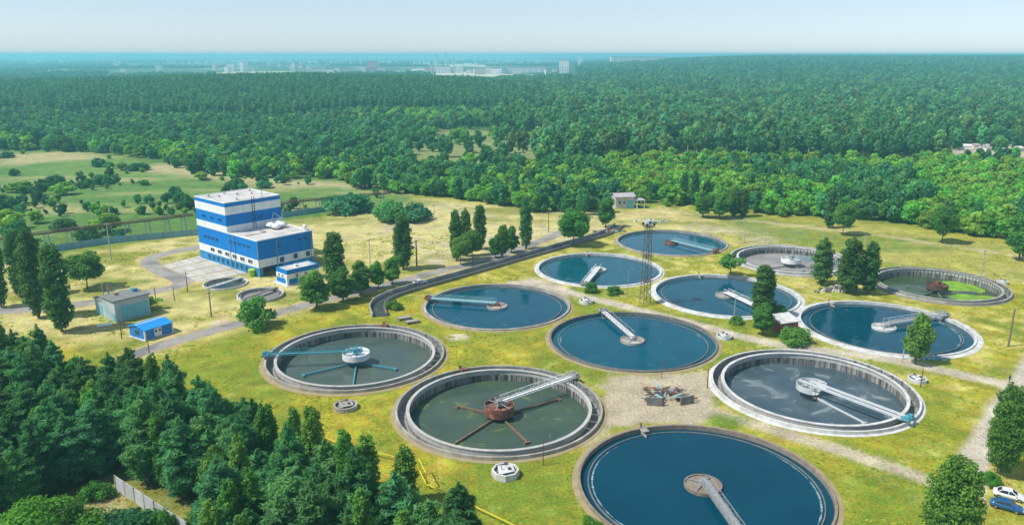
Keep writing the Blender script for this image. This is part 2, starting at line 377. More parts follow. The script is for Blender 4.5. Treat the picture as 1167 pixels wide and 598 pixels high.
    # bare sand
    for poly in (SANDY, SANDY2, SANDY3):
        col = lerp(col, lerp(sand, sand * C(0.82, 0.8, 0.76), n4), sstep(1.2, -1.6, sdist_poly(x, y, poly) + 5.0 * (n4 - 0.5) + 4 * (n2 - 0.5)))
    for path, hw, cc, k in ((PATH_MID, 2.1, sand * C(1.06, 1.08, 1.15), 1.0), (PATH_D, 1.6, sand, 0.95), (PATH_R, 2.0, sand * C(1.08, 1.12, 1.25), 1.0), (PATH_FIELD, 2.0, sand * C(1, 0.95, 0.8), 0.7)):
        d = dist_line(x, y, path); col = lerp(col, cc * (0.86 + 0.28 * n4[..., None]), k * sstep(hw + 0.9, hw - 0.7, d + 1.6 * (n2 - 0.5)))
    # worn verges beside roads
    for path, hw in ((PATH_MAIN, 3.0), (PATH_DRIVE, 3.2)):
        d = dist_line(x, y, path); col = lerp(col, straw * C(0.9, 0.85, 0.85), 0.8 * sstep(hw + 2.2, hw, d + 3 * (n2 - 0.5)))
    # pale bare patches
    for p, r in (((522, 384), 3.0), ((497, 298), 4.0), ((1060, 392), 1.6), ((690, 262), 5), ((250, 368), 3)):
        a = at(*p); col = lerp(col, sand * 1.12, sstep(r, r * 0.5, np.hypot(x - a[0], y - a[1]) + 2.4 * (n4 - 0.5)))
    # lush green patches beside the tanks
    for p, r in (((828, 480), 4.6), ((430, 440), 6), ((560, 500), 5)):
        a = at(*p); col = lerp(col, C(0.12, 0.22, 0.03), 0.85 * sstep(r, r * 0.4, np.hypot(x - a[0], y - a[1]) + 3.5 * (n4 - 0.5)))
    # mower tracks and tone
    col = col * (0.88 + 0.24 * n4[..., None])
    return col

def make_ground():
    ny, nx = GX.shape
    X, Y, Z = GX.copy(), GY.copy(), GZ.copy()
    dead = np.zeros((ny - 1, nx - 1), bool)
    for k, (cx, cy_, r) in TANKS.items():
        r = r - 0.22
        d = np.hypot(X - cx, Y - cy_); ins = d < r
        allin = ins[:-1, :-1] & ins[1:, :-1] & ins[:-1, 1:] & ins[1:, 1:]
        dead |= allin
        s = np.where(ins & (d > 0.5), r / np.maximum(d, 0.5), 1.0)
        near = ins & (d > r - 4)
        X = np.where(near, cx + (X - cx) * s, X); Y = np.where(near, cy_ + (Y - cy_) * s, Y)
    idx = np.arange(ny * nx).reshape(ny, nx)
    F = np.stack([idx[:-1, :-1], idx[:-1, 1:], idx[1:, 1:], idx[1:, :-1]], -1)[~dead]
    V = np.stack([X, Y, Z], -1).reshape(-1, 3)
    col = ground_colours(GX, GY).reshape(-1, 3)
    me = mesh_np('ground', V, F, None)
    ca = me.color_attributes.new('soil', 'FLOAT_COLOR', 'POINT')
    ca.data.foreach_set('color', np.concatenate([col, np.ones((len(col), 1))], 1).astype(np.float32).ravel())
    m = bpy.data.materials.new('ground_cover'); m.use_nodes = True; n = m.node_tree.nodes; l = m.node_tree.links
    b = n['Principled BSDF']; b.inputs['Roughness'].default_value = 1.0; b.inputs['Specular IOR Level'].default_value = 0.1
    a = n.new('ShaderNodeAttribute'); a.attribute_name = 'soil'
    g = n.new('ShaderNodeNewGeometry')
    t1 = n.new('ShaderNodeTexNoise'); t1.inputs['Scale'].default_value = 1.9; t1.inputs['Detail'].default_value = 6; t1.inputs['Roughness'].default_value = 0.7
    t2 = n.new('ShaderNodeTexNoise'); t2.inputs['Scale'].default_value = 0.21; t2.inputs['Detail'].default_value = 6; t2.inputs['Roughness'].default_value = 0.65
    t3 = n.new('ShaderNodeTexNoise'); t3.inputs['Scale'].default_value = 0.45; t3.inputs['Detail'].default_value = 5; t3.inputs['Distortion'].default_value = 1.2
    for t in (t1, t2, t3): l.new(g.outputs['Position'], t.inputs['Vector'])
    r1 = n.new('ShaderNodeMapRange'); r1.inputs[1].default_value = 0.28; r1.inputs[2].default_value = 0.72; r1.inputs[3].default_value = 0.50; r1.inputs[4].default_value = 1.42
    r2 = n.new('ShaderNodeMapRange'); r2.inputs[1].default_value = 0.3; r2.inputs[2].default_value = 0.7; r2.inputs[3].default_value = 0.72; r2.inputs[4].default_value = 1.24
    r3 = n.new('ShaderNodeMapRange'); r3.inputs[1].default_value = 0.35; r3.inputs[2].default_value = 0.65; r3.inputs[3].default_value = 0.478; r3.inputs[4].default_value = 0.532
    l.new(t1.outputs['Fac'], r1.inputs[0]); l.new(t2.outputs['Fac'], r2.inputs[0]); l.new(t3.outputs['Fac'], r3.inputs[0])
    mu = n.new('ShaderNodeMath'); mu.operation = 'MULTIPLY'; l.new(r1.outputs[0], mu.inputs[0]); l.new(r2.outputs[0], mu.inputs[1])
    hs = n.new('ShaderNodeHueSaturation'); l.new(a.outputs['Color'], hs.inputs['Color']); l.new(mu.outputs[0], hs.inputs['Value']); l.new(r3.outputs[0], hs.inputs['Hue'])
    l.new(hs.outputs[0], b.inputs['Base Color'])
    bp = n.new('ShaderNodeBump'); bp.inputs['Strength'].default_value = 0.6; bp.inputs['Distance'].default_value = 0.35
    l.new(t1.outputs['Fac'], bp.inputs['Height']); l.new(bp.outputs[0], b.inputs['Normal'])
    me.materials.append(m)
    o = bpy.data.objects.new('ground', me); COL.objects.link(o); structure(o)
make_ground()

# ------------------------------------------------------------------ roads
def ribbon(pts, hw, z, name, m, jit=0.25, seed=0):
    pts = [np.array(p) for p in pts]; V = []; F = []
    for i, p in enumerate(pts):
        d = pts[min(i + 1, len(pts) - 1)] - pts[max(i - 1, 0)]; d /= np.linalg.norm(d) + 1e-9; nrm = np.array([-d[1], d[0]])
        r = random.Random(seed * 1000 + i)
        for s in (-1, 1):
            q = p + nrm * s * (hw + r.uniform(-jit, jit)); V.append((q[0], q[1], float(ground_z(q[0], q[1])) + z))
    for i in range(len(pts) - 1): F.append((2 * i, 2 * i + 2, 2 * i + 3, 2 * i + 1))
    mb = MB(); mb.add(V, F); return structure(mb.build(name, m))
M_asph = mat('dusty_asphalt', (0.26, 0.245, 0.22), 0.95, (0.36, 0.33, 0.28), 0.35, 0.2, 6, col3=(0.19, 0.18, 0.17), scale3=0.12)
def dense(pts, step=2.0):
    out = []
    for a, b in zip(pts[:-1], pts[1:]):
        n = max(1, int(math.hypot(b[0] - a[0], b[1] - a[1]) / step))
        out += [(a[0] + (b[0] - a[0]) * i / n, a[1] + (b[1] - a[1]) * i / n) for i in range(n)]
    return out + [pts[-1]]
i_end = len(PATH_MAIN) - 12
ribbon(dense(PATH_MAIN[:i_end]), 2.4, 0.03, 'road', M_asph, 0.3, 1)
ribbon(dense(PATH_DRIVE), 2.7, 0.026, 'driveway', M_asph, 0.2, 2)

# concrete yard of cast slabs in front of the blue building
pad = [np.array(at(*p)) for p in ((186, 302), (229, 291), (286, 311), (225, 322))]
M_slab = mat('cast_slab', (0.52, 0.50, 0.45), 0.9, (0.40, 0.38, 0.34), 0.5, 0.1, 5, rnd=0.12)
yard = bpy.data.objects.new('concrete_yard', None); COL.objects.link(yard); structure(yard)
NX, NY = 5, 4
for i in range(NX):
    for j in range(NY):
        def P(u, v): return (pad[0] * (1 - u) + pad[1] * u) * (1 - v) + (pad[3] * (1 - u) + pad[2] * u) * v
        e = 0.012
        q = [P((i + a) / NX + (e if a == 0 else -e), (j + b) / NY + (e if b == 0 else -e)) for a, b in ((0, 0), (1, 0), (1, 1), (0, 1))]
        if (q[1][0] - q[0][0]) * (q[2][1] - q[0][1]) - (q[1][1] - q[0][1]) * (q[2][0] - q[0][0]) < 0: q = q[::-1]
        MB().prism([tuple(a) for a in q], 0.02, 0.10 + 0.02 * random.random()).build('slab', M_slab, yard)

# ------------------------------------------------------------------ tanks
def water_mat(name, col, col2, scale=0.08, rough=0.06, lo=0.35, hi=0.7, col3=None, scale3=0.1, p3=(0.55, 0.65), bump=0.09, mask=None):
    m = bpy.data.materials.new(name); m.use_nodes = True; n = m.node_tree.nodes; l = m.node_tree.links
    b = n['Principled BSDF']; b.inputs['Roughness'].default_value = rough; b.inputs['IOR'].default_value = 1.33; b.inputs['Specular IOR Level'].default_value = 0.38; b.inputs['Specular Tint'].default_value = (0.75, 0.95, 1.0, 1)
    tc = n.new('ShaderNodeTexCoord')
    t = n.new('ShaderNodeTexNoise'); t.inputs['Scale'].default_value = scale; t.inputs['Detail'].default_value = 5; t.inputs['Distortion'].default_value = 0.8
    l.new(tc.outputs['Object'], t.inputs['Vector'])
    r = n.new('ShaderNodeValToRGB'); r.color_ramp.elements[0].position = lo; r.color_ramp.elements[1].position = hi
    r.color_ramp.elements[0].color = (*col, 1); r.color_ramp.elements[1].color = (*col2, 1); l.new(t.outputs['Fac'], r.inputs[0])
    out = r.outputs[0]
    if col3:
        t3 = n.new('ShaderNodeTexNoise'); t3.inputs['Scale'].default_value = scale3; t3.inputs['Detail'].default_value = 6; t3.inputs['Distortion'].default_value = 1.5
        l.new(tc.outputs['Object'], t3.inputs['Vector'])
        r3 = n.new('ShaderNodeValToRGB'); r3.color_ramp.elements[0].position = p3[0]; r3.color_ramp.elements[1].position = p3[1]
        l.new(t3.outputs['Fac'], r3.inputs[0]); fac = r3.outputs[0]
        mx = n.new('ShaderNodeMixRGB'); mx.inputs[2].default_value = (*col3, 1); l.new(fac, mx.inputs[0]); l.new(out, mx.inputs[1]); out = mx.outputs[0]
        mr = n.new('ShaderNodeMapRange'); mr.inputs[3].default_value = rough; mr.inputs[4].default_value = 0.7; l.new(fac, mr.inputs[0]); l.new(mr.outputs[0], b.inputs['Roughness'])
    l.new(out, b.inputs['Base Color'])
    t2 = n.new('ShaderNodeTexNoise'); t2.inputs['Scale'].default_value = 2.2; t2.inputs['Detail'].default_value = 3; l.new(tc.outputs['Object'], t2.inputs['Vector'])
    bp = n.new('ShaderNodeBump'); bp.inputs['Strength'].default_value = bump; bp.inputs['Distance'].default_value = 0.1
    l.new(t2.outputs['Fac'], bp.inputs['Height']); l.new(bp.outputs[0], b.inputs['Normal'])
    return m
W_blue = water_mat('clear_blue_water', (0.000, 0.088, 0.135), (0.000, 0.108, 0.155))
W_tint = {k: water_mat('blue_water_' + k, a, b, 0.10, r_, col3=c, scale3=0.22, p3=p) for k, a, b, r_, c, p in (
    ('e', (0.000, 0.066, 0.108), (0.000, 0.084, 0.128), 0.05, (0.02, 0.11, 0.14), (0.60, 0.80)), ('f', (0.000, 0.056, 0.098), (0.000, 0.072, 0.116), 0.06, (0.04, 0.16, 0.19), (0.62, 0.80)),
    ('g', (0.000, 0.070, 0.110), (0.003, 0.090, 0.128), 0.08, (0.06, 0.18, 0.20), (0.60, 0.78)), ('h', (0.003, 0.072, 0.118), (0.005, 0.090, 0.135), 0.09, (0.05, 0.17, 0.20), (0.62, 0.80)),
    ('i', (0.000, 0.056, 0.096), (0.001, 0.072, 0.112), 0.05, (0.04, 0.15, 0.17), (0.60, 0.78)), ('l', (0.000, 0.048, 0.082), (0.000, 0.062, 0.098), 0.03, (0.03, 0.13, 0.15), (0.62, 0.80)))}
W_deep = water_mat('deep_blue_water', (0.000, 0.040, 0.075), (0.000, 0.052, 0.090))
W_green = water_mat('green_tinged_water', (0.045, 0.075, 0.060), (0.065, 0.105, 0.060), 0.12, 0.12, col3=(0.16, 0.21, 0.05), scale3=0.16, p3=(0.60, 0.72))
W_grey = water_mat('grey_green_water', (0.055, 0.085, 0.075), (0.085, 0.115, 0.090), 0.08, 0.15)
W_slate = water_mat('slate_water_with_foam', (0.045, 0.075, 0.095), (0.085, 0.12, 0.135), 0.12, 0.12, col3=(0.30, 0.34, 0.35), scale3=0.13, p3=(0.56, 0.74))
W_sludge = water_mat('grey_sludge', (0.22, 0.21, 0.20), (0.34, 0.32, 0.30), 0.15, 0.5)
W_dgreen = water_mat('dark_green_water', (0.035, 0.065, 0.035), (0.06, 0.10, 0.035), 0.12, 0.15)
M_duck = mat('duckweed', (0.10, 0.22, 0.015), 0.7, (0.26, 0.48, 0.02), 0.35, 0.2, 6)
M_foam = mat('pale_foam', (0.06, 0.16, 0.20), 0.6, (0.42, 0.48, 0.48), 2.2, lo=0.42, hi=0.66)

def truss_bridge(parent, x0, x1, z, wid, hgt, m_rail, m_deck, ang, bay=1.9, deck=0.9):
    root = MB().box(((x0 + x1) / 2, 0, z), (x1 - x0, (wid - 0.16) * deck, 0.10)).build('bridge', m_deck, parent); root.rotation_euler = (0, 0, ang)
    n = max(3, int((x1 - x0) / bay))
    for s in (-1, 1):
        mb = MB(); y = s * wid / 2
        mb.bar((x0, y, z - 0.05), (x1, y, z - 0.05), 0.10, 0.16); mb.bar((x0, y, z + hgt), (x1, y, z + hgt), 0.08)
        for i in range(n + 1):
            a = x0 + (x1 - x0) * i / n; mb.bar((a, y, z), (a, y, z + hgt), 0.055)
            if i < n:
                c = x0 + (x1 - x0) * (i + 1) / n
                mb.bar((a, y, z + (hgt if i % 2 else 0)), (c, y, z + (0 if i % 2 else hgt)), 0.04)
        mb.build('railing', m_rail, root)
    return root
def carriage(br, x, z, m):
    """the wheeled drive at the rim end of a bridge"""
    o = MB().box((x, 0, z), (1.5, 2.3, 0.5)).box((x + 0.2, 0.5, z + 0.5), (0.7, 0.7, 0.5)).tube((x - 0.3, -0.6, z + 0.45), (x + 0.5, -0.6, z + 0.45), 0.26).build('drive_carriage', m, br)
    for s in (-1, 1): MB().tube((x - 0.12, s * 0.9, z - 0.42), (x + 0.12, s * 0.9, z - 0.42), 0.34, n=12).build('wheel', M_dark, o)
    return o
def end_angle(k, px, py, z=0.8):
    x, y = at(px, py, z); c = TANKS[k]; return math.atan2(y - c[1], x - c[0])

def full_tank(k, label, rim_m, apron_m, apron_w, water, bridge_px, rail_m, deck_m, hub_m, hub_r=2.8, rim_w=0.45, weir=17.9, group='full clarifier tanks', inlet=None, gap=None, drive=M_steel, foam=None, bridge_h=1.0):
    cx, cy_, Rr = TANKS[k]; t = thing('clarifier_tank', label, 'tank', (cx, cy_, 0), 0, group)
    rz, wz, s = 0.42, -0.36, Rr / 20.0
    MB().lathe([(Rr, -0.6), (Rr, rz), (Rr - rim_w, rz), (Rr - rim_w, -3.0), (Rr - rim_w - 0.3, -3.0), (Rr - rim_w - 0.3, -3.3), (Rr, -3.3)], 128).build('outer_wall', rim_m, t)
    MB().lathe([(Rr + apron_w, -0.2), (Rr + apron_w, 0.05), (Rr + 0.003, 0.09), (Rr + 0.003, -0.2)], 128).build('apron', apron_m, t)
    MB().disk(weir * s - 0.05, wz, 128).build('water', water, t)
    MB().lathe([(weir * s + 0.05, wz - 0.10), (Rr - rim_w - 0.003, wz - 0.10)], 128, closed=False).build('channel_water', water, t)
    g0, g1 = gap or (0.0, 2 * math.pi)
    MB().lathe([(weir * s + 0.10, -2.0), (weir * s + 0.10, wz + 0.16), (weir * s - 0.10, wz + 0.16), (weir * s - 0.10, -2.0)], 128, g0, g1).build('weir_ring', M_conc_dark, t)
    a = end_angle(k, *bridge_px)
    # hub: a low round island
    h = MB().lathe([(0.02, -1.5), (hub_r, -1.5), (hub_r, wz + 0.55), (hub_r - 0.22, wz + 0.55), (hub_r - 0.22, wz + 0.32), (0.02, wz + 0.36)], 48, closed=False).build('hub', hub_m, t)
    MB().lathe([(0.02, wz + 0.3), (0.75, wz + 0.3), (0.75, 0.75), (0.55, 0.95), (0.02, 0.98)], 20, closed=False).build('pivot', drive, h)
    mb = MB()
    for q in range(4):
        b = a + 0.78 + q * math.pi / 2; mb.bar((0.6 * math.cos(b), 0.6 * math.sin(b), 0.3), ((hub_r - 0.2) * math.cos(b), (hub_r - 0.2) * math.sin(b), wz + 0.45), 0.14)
    mb.build('brace', drive, h)
    br = truss_bridge(t, 0.3, Rr + 0.1, 0.95, 1.5, bridge_h, rail_m, deck_m, a)
    carriage(br, Rr - 0.2, 1.05, drive)
    MB().bar((Rr - 1.6, -0.9, 0.95), (Rr - 2.6, -0.9, wz), 0.10).bar((Rr - 1.6, 0.9, 0.95), (Rr - 2.6, 0.9, wz), 0.10).bar((Rr - 2.6, -1.1, wz + 0.05), (Rr - 2.6, 1.1, wz + 0.05), 0.25).build('skimmer', drive, br)
    if inlet:
        b = end_angle(k, *inlet)
        MB().box((Rr - 0.9, 0, 0.25), (1.6, 1.3, 0.28)).box((Rr - 1.8, 0.55, -0.1), (2.0, 0.16, 0.5)).box((Rr + 0.5, 0, 0.6), (0.35, 0.35, 1.1)).build('sluice_box', M_conc, t).rotation_euler = (0, 0, b)
    if foam:
        for (b0, b1, rr, ww) in foam:
            n = 60; mb = MB(); V = []; F = []
            for i in range(n + 1):
                b = b0 + (b1 - b0) * i / n; wv = ww * max(0.03, float(fbm(np.array(i * 0.35), np.array(rr), 77, 3)) * 2.0 - 0.55) * math.sin(math.pi * i / n) ** 0.4
                for r_ in (rr - wv, rr + wv * 0.6): V.append((r_ * math.cos(b), r_ * math.sin(b), wz + 0.012))
            F = [(2 * i, 2 * i + 1, 2 * i + 3, 2 * i + 2) for i in range(n)]
            mb.add(V, F).build('foam', M_foam, t)
    return t

full_tank('A', 'largest deep blue tank, cut by the bottom edge of the photo', M_conc_brown, M_soil, 0.95, W_deep, (842, 604), M_steel, M_steel, M_conc_brown, 3.0, 0.4, 18.3,
          inlet=(738, 490), foam=[(2.3, 4.2, 17.7, 0.30), (-0.9, 0.7, 17.8, 0.30)], bridge_h=0.9)
full_tank('E', 'blue water tank with grey bridge to its back rim, sandy yard in front', M_conc_dark, M_soil, 1.0, W_tint['e'], (691, 358), M_steel, M_white, M_conc, 2.9, 0.45, 17.8, foam=[(2.9, 3.2, 17.3, 0.35), (0.15, 0.3, 17.3, 0.3)])
full_tank('F', 'blue water tank with pale teal bridge from its left rim, beside the curved channel', M_conc, M_soil, 0.8, W_tint['f'], (490, 340), M_pale_teal, M_pale_teal, M_conc, 2.8, 0.6, 17.6, drive=M_rust)
full_tank('G', 'white rimmed blue tank with white bridge to its front rim, behind the lattice mast', M_conc_white, M_conc_white, 0.7, W_tint['g'], (664, 326), M_white, M_white, M_conc_white, 2.4, 0.8, 17.6, inlet=(672, 290))
full_tank('H', 'farthest blue tank, pale teal bridge to its right rim', M_conc, M_soil, 0.8, W_tint['h'], (818, 287), M_pale_teal, M_pale_teal, M_rust, 2.6, 0.6, 17.8, drive=M_rust)
full_tank('I', 'white rimmed blue tank behind the brick hut and double poplar', M_conc_white, M_conc_white, 1.2, W_tint['i'], (868, 352), M_white, M_white, M_conc, 2.8, 0.7, 17.6, inlet=(804, 316))
full_tank('L', 'white rimmed blue tank with dark poplar reflections, bridge to its back right rim', M_conc_white, M_conc_white, 1.4, W_tint['l'], (1083, 358), M_white, M_steel, M_conc_white, 2.9, 0.5, 17.3, inlet=(955, 346), foam=[(-0.9, 0.5, 17.0, 0.4)])

def low_tank(k, label, rim_m, rim_in_m, apron_m, apron_w, water, hub, arms, bridge_px, rail_m, deck_m, arm_m, drive, wz=-1.75, rz=0.75, gutter=1.75, group='drained down clarifier tanks', struts=False, pipe_bridge=False):
    cx, cy_, Rr = TANKS[k]; t = thing('clarifier_tank', label, 'tank', (cx, cy_, 0), 0, group)
    ow = MB().lathe([(Rr, -0.6), (Rr, rz), (Rr - 0.4, rz), (Rr - 0.4, -1.6), (Rr - 0.1, -2.5), (Rr, -2.5)], 128).build('outer_wall', rim_m, t)
    MB().lathe([(Rr + apron_w, -0.2), (Rr + apron_w, 0.05), (Rr + 0.003, 0.10), (Rr + 0.003, -0.2)], 128).build('apron', apron_m, t)
    ri = Rr - 0.4 - gutter
    MB().lathe([(Rr - 0.403, -1.05), (ri + 0.003, -1.05)], 128, closed=False).build('gutter_floor', M_gutter, t)
    MB().lathe([(Rr - 0.404, 0.55), (Rr - 0.404, -1.04), (Rr - 0.45, -1.04), (Rr - 0.45, 0.55)], 128).build('gutter_lining', M_gutter, t)
    # inner ring: pale coping over a streaked wall
    iw = MB().lathe([(ri, -4.0), (ri, -0.35), (ri - 0.4, -0.35), (ri - 0.4, -4.0)], 128).build('inner_wall', M_stain, t)
    MB().lathe([(ri, -0.347), (ri, rz - 0.16), (ri - 0.36, rz - 0.16), (ri - 0.36, -0.347)], 128).build('upper_band', M_wall_up, iw)
    MB().lathe([(ri + 0.10, rz - 0.157), (ri + 0.10, rz + 0.02), (ri - 0.55, rz + 0.02), (ri - 0.55, rz - 0.157)], 128).build('coping', rim_in_m, iw)
    mb = MB(); n = 96                                            # brackets and weir plates along the inner wall
    for i in range(n):
        b = 2 * math.pi * i / n; ca, sa = math.cos(b), math.sin(b); r0 = ri - 0.46
        mb.bar((r0 * ca, r0 * sa, rz - 0.2 if struts else -0.3), (r0 * ca, r0 * sa, wz - 0.2), 0.14 if struts else 0.09)
        if struts and i % 2 == 0:
            mb.bar(((ri + 0.05) * ca, (ri + 0.05) * sa, rz - 0.1), ((Rr - 0.45) * ca, (Rr - 0.45) * sa, rz - 0.1), 0.10)
    mb.build('brackets', M_conc_dark, iw, kind='stuff')
    # braces across the gutter on the sunny right side and sluice box
    mb = MB()
    for i in range(9):
        b = R(-30 + i * 9); ca, sa = math.cos(b), math.sin(b)
        mb.bar(((ri + 0.1) * ca, (ri + 0.1) * sa, rz - 0.08), ((Rr - 0.4) * ca, (Rr - 0.4) * sa, rz - 0.08), 0.22, 0.10)
    mb.build('gutter_braces', M_conc_dark, t, kind='stuff')
    MB().disk(ri - 0.38, wz, 128).build('water', water, t)
    # hub
    kind, hr, h0, h1, hm = hub
    if kind == 'drum':
        h = MB().lathe([(hr * 0.55, h0), (hr, h0 + 0.25), (hr, h1), (hr - 0.14, h1), (hr - 0.14, h1 - 0.7), (0.02, h1 - 0.7)], 40, closed=False).build('drum', hm, t)
        h2 = MB().lathe([(0.02, h1 - 0.71), (hr * 0.55 + 0.02, h1 - 0.71), (hr * 0.55 + 0.02, h0 - 0.01), (0.9, h0 - 0.02), (0.9, wz - 1.5)], 28, closed=False).build('column', arm_m, t)
        mb = MB()
        for i in range(6):
            b = i * math.pi / 3 + 0.3; mb.bar((0, 0, h1 + 0.25), ((hr - 0.1) * math.cos(b), (hr - 0.1) * math.sin(b), h1 - 0.05), 0.16)
        mb.box((0, 0, h1 + 0.3), (1.2, 1.2, 1.1), 0.4).box((0.9, 0.5, h1 + 0.1), (0.8, 0.7, 0.7), 0.7).tube((-0.7, 0.6, h1 - 0.2), (-0.7, 0.6, h1 + 1.1), 0.16)
        mb.bar((-0.6, -0.5, h1 + 0.4), (0.5, 0.3, h1 + 1.7), 0.12).bar((0.7, -0.3, h1 + 0.4), (0.1, 0.2, h1 + 1.7), 0.12).build('gearbox', drive, h)
    elif kind == 'trough':
        a = end_angle(k, *bridge_px)
        h = MB().lathe([(hr * 0.5, h0), (hr, h0 + 0.7), (hr, h1), (hr - 0.13, h1), (hr - 0.13, h0 + 0.75), (hr * 0.5, h0 + 0.1)], 40, a + R(55), a + R(305)).build('half_drum', hm, t)
        MB().lathe([(0.02, h0 + 0.2), (hr * 0.52, h0 + 0.1), (hr * 0.45, h0 - 0.2), (1.0, h0 - 0.35), (1.0, wz - 1)], 28, closed=False).build('column', hm, t)
        MB().lathe([(1.9, wz - 1), (1.9, wz + 0.35), (1.5, wz + 0.5), (0.02, wz + 0.5)], 28, closed=False).build('footing', M_conc_dark, t)
        mb = MB()
        for i in range(7):
            b = a + R(70 + i * 38); mb.bar((0, 0, h1 - 0.2), ((hr - 0.1) * math.cos(b), (hr - 0.1) * math.sin(b), h1 - 0.2), 0.10)
            mb.bar((0.9 * math.cos(b), 0.9 * math.sin(b), h0), (0.9 * math.cos(b), 0.9 * math.sin(b), h1), 0.09)
        mb.build('spokes', drive, h)
    # scraper arms
    for (b, ln, z) in arms:
        o = MB().box((ln / 2 + 0.7, 0, z), (ln - 1.0, 0.26, 0.34)).box((ln + 0.25, 0, z - 0.1), (0.45, 1.1, 0.42)).build('scraper_arm', arm_m, t); o.rotation_euler = (0, 0, b)
    if bridge_px:
        a = end_angle(k, *bridge_px)
        if pipe_bridge:
            br = MB().box((Rr / 2 - 0.9, -0.4, 1.0), (Rr + 3.6, 0.5, 0.42)).build('bridge', deck_m, t); br.rotation_euler = (0, 0, a)
            MB().tube((-1.0, 0.55, 1.15), (Rr, 0.55, 1.15), 0.10).tube((-1.0, 0.95, 1.15), (Rr, 0.95, 1.15), 0.08).tube((-0.5, 1.4, 1.1), (Rr, 1.4, 1.1), 0.08).build('pipes', rail_m, br)
            carriage(br, Rr - 0.3, 1.35, M_teal)
        else:
            br = truss_bridge(t, 0.8, Rr + 0.4, rz + 0.75, 1.5, 0.85, rail_m, deck_m, a, deck=0.35); carriage(br, Rr - 0.1, rz + 0.75, drive)
            MB().bar((Rr - 3.2, 0.4, rz + 0.7), (Rr - 3.2, 0.4, wz), 0.12).build('drop_rod', drive, br)
            MB().bar((Rr * 0.55, 0, rz + 0.7), (Rr * 0.55, 0, wz + 0.3), 0.10).build('drop_rod', drive, br)
    if k in 'BC':
        b = end_angle(k, 532 if k == 'B' else 432, 424 if k == 'B' else 377)
        MB().box((Rr - 0.9, 0, 0.6), (1.3, 1.6, 0.9)).box((Rr + 0.2, 0.5, 0.95), (0.5, 0.5, 1.0)).build('sluice_box', M_rust, t).rotation_euler = (0, 0, b)
    return t
def arms_px(k, pts, z):
    c = TANKS[k]; out = []
    for p in pts:
        x, y = at(*p, z); out.append((math.atan2(y - c[1], x - c[0]), math.hypot(x - c[0], y - c[1]), z))
    return out
low_tank('B', 'half drained tank with a rust red drum and four brown arms', M_conc, M_coping, M_soil, 0.9, W_green, ('drum', 2.9, -1.2, 1.0, M_rust),
         arms_px('B', [(523, 463), (600, 503), (514, 508), (636, 455)], -1.45), (644, 435), M_white, M_white, M_rust_arm, M_steel)
low_tank('C', 'half drained tank with a white drum and teal bridge to the left', M_conc, M_coping, M_soil, 1.1, W_grey, ('drum', 3.1, -0.4, 1.2, M_white),
         arms_px('C', [(347, 427), (450, 420), (402, 442), (412, 396)], -1.4), (304, 407), M_teal, M_teal, M_teal, M_teal)
low_tank('D', 'white walled tank with slate water, a white half drum and straight white beam', M_conc_white, M_conc_white, M_conc_white, 0.7, W_slate, ('trough', 3.1, -0.8, 1.1, M_beam),
         arms_px('D', [(984, 481)], -1.5), (1031, 478), M_beam, M_beam, M_beam, M_steel, pipe_bridge=True)
low_tank('J', 'drained pale grey tank behind the single poplar, white drum inside', M_conc_white, M_conc_white, M_soil, 0.6, W_sludge, ('drum', 3.2, -0.6, 1.0, M_white),
         arms_px('J', [(876, 306), (915, 308)], -1.5), (965, 306), M_teal, M_steel, M_steel, M_steel, struts=True)
low_tank('K', 'dark drained tank with bright green duckweed and a rusty drum', M_conc, M_conc, M_conc_dark, 0.4, W_dgreen, ('drum', 3.0, -1.0, 0.4, M_rust_dark),
         arms_px('K', [(1035, 326), (1075, 344), (1112, 333), (1040, 341)], -1.4), None, M_rust, M_rust, M_conc_dark, M_rust, struts=True, wz=-1.9)
def duckweed():
    t = [o for o in bpy.data.objects if o.name.startswith('clarifier_tank') and 'duckweed' in o.get('label', '')][0]
    a = end_angle('K', 1112, 333, -1.4); V = []; n = 40
    for (b0, b1, r0) in ((a + 0.12, a + 1.15, 1.7), (a - 1.15, a - 0.12, 3.8)):
        mb = MB(); V = []
        for i in range(n + 1):
            b = b0 + (b1 - b0) * i / n
            rr = 15.6 + 1.0 * float(fbm(np.array(b * 5), np.array(b0), 3, 3)) - 4.0 * abs(2 * i / n - 1) ** 6 * float(vnoise(np.array(b * 9.0), np.array(1.0), 4))
            ri = r0 + 2.0 * float(vnoise(np.array(b * 6), np.array(b0), 9)); V += [(ri * math.cos(b), ri * math.sin(b), -1.888), (rr * math.cos(b), rr * math.sin(b), -1.888)]
        mb.add(V, [(2 * i, 2 * i + 1, 2 * i + 3, 2 * i + 2) for i in range(n)]).build('duckweed', M_duck, t)
duckweed()

def small_tank(k, label, water, wz, rz, beam_ang, beam_m):
    cx, cy_, Rr = TANKS[k]; t = thing('settling_tank', label, 'tank', (cx, cy_, 0), 0, 'small settling tanks')
    MB().lathe([(Rr, -0.6), (Rr, rz), (Rr - 0.35, rz), (Rr - 0.35, -2.2), (Rr, -2.2)], 64).build('outer_wall', M_conc_white, t)
    MB().lathe([(Rr - 0.353, rz - 0.35), (Rr - 1.0, rz - 0.35), (Rr - 1.0, rz - 0.1), (Rr - 1.12, rz - 0.1), (Rr - 1.12, -2.2), (Rr - 0.353, -2.2)], 64).build('gutter', M_conc_dark, t)
    MB().disk(Rr - 1.1, wz, 64).build('water', water, t)
    br = MB().box((0, 0, rz + 0.15), (2 * Rr + 0.5, 1.1, 0.14)).build('walkway', beam_m, t); br.rotation_euler = (0, 0, beam_ang)
    for s in (-1, 1):
        mb = MB(); mb.bar((-Rr, s * 0.55, rz + 1.15), (Rr, s * 0.55, rz + 1.15), 0.07)
        for i in range(7): mb.bar((-Rr + i * 2 * Rr / 6, s * 0.55, rz + 0.2), (-Rr + i * 2 * Rr / 6, s * 0.55, rz + 1.15), 0.06)
        mb.build('railing', M_steel, br)
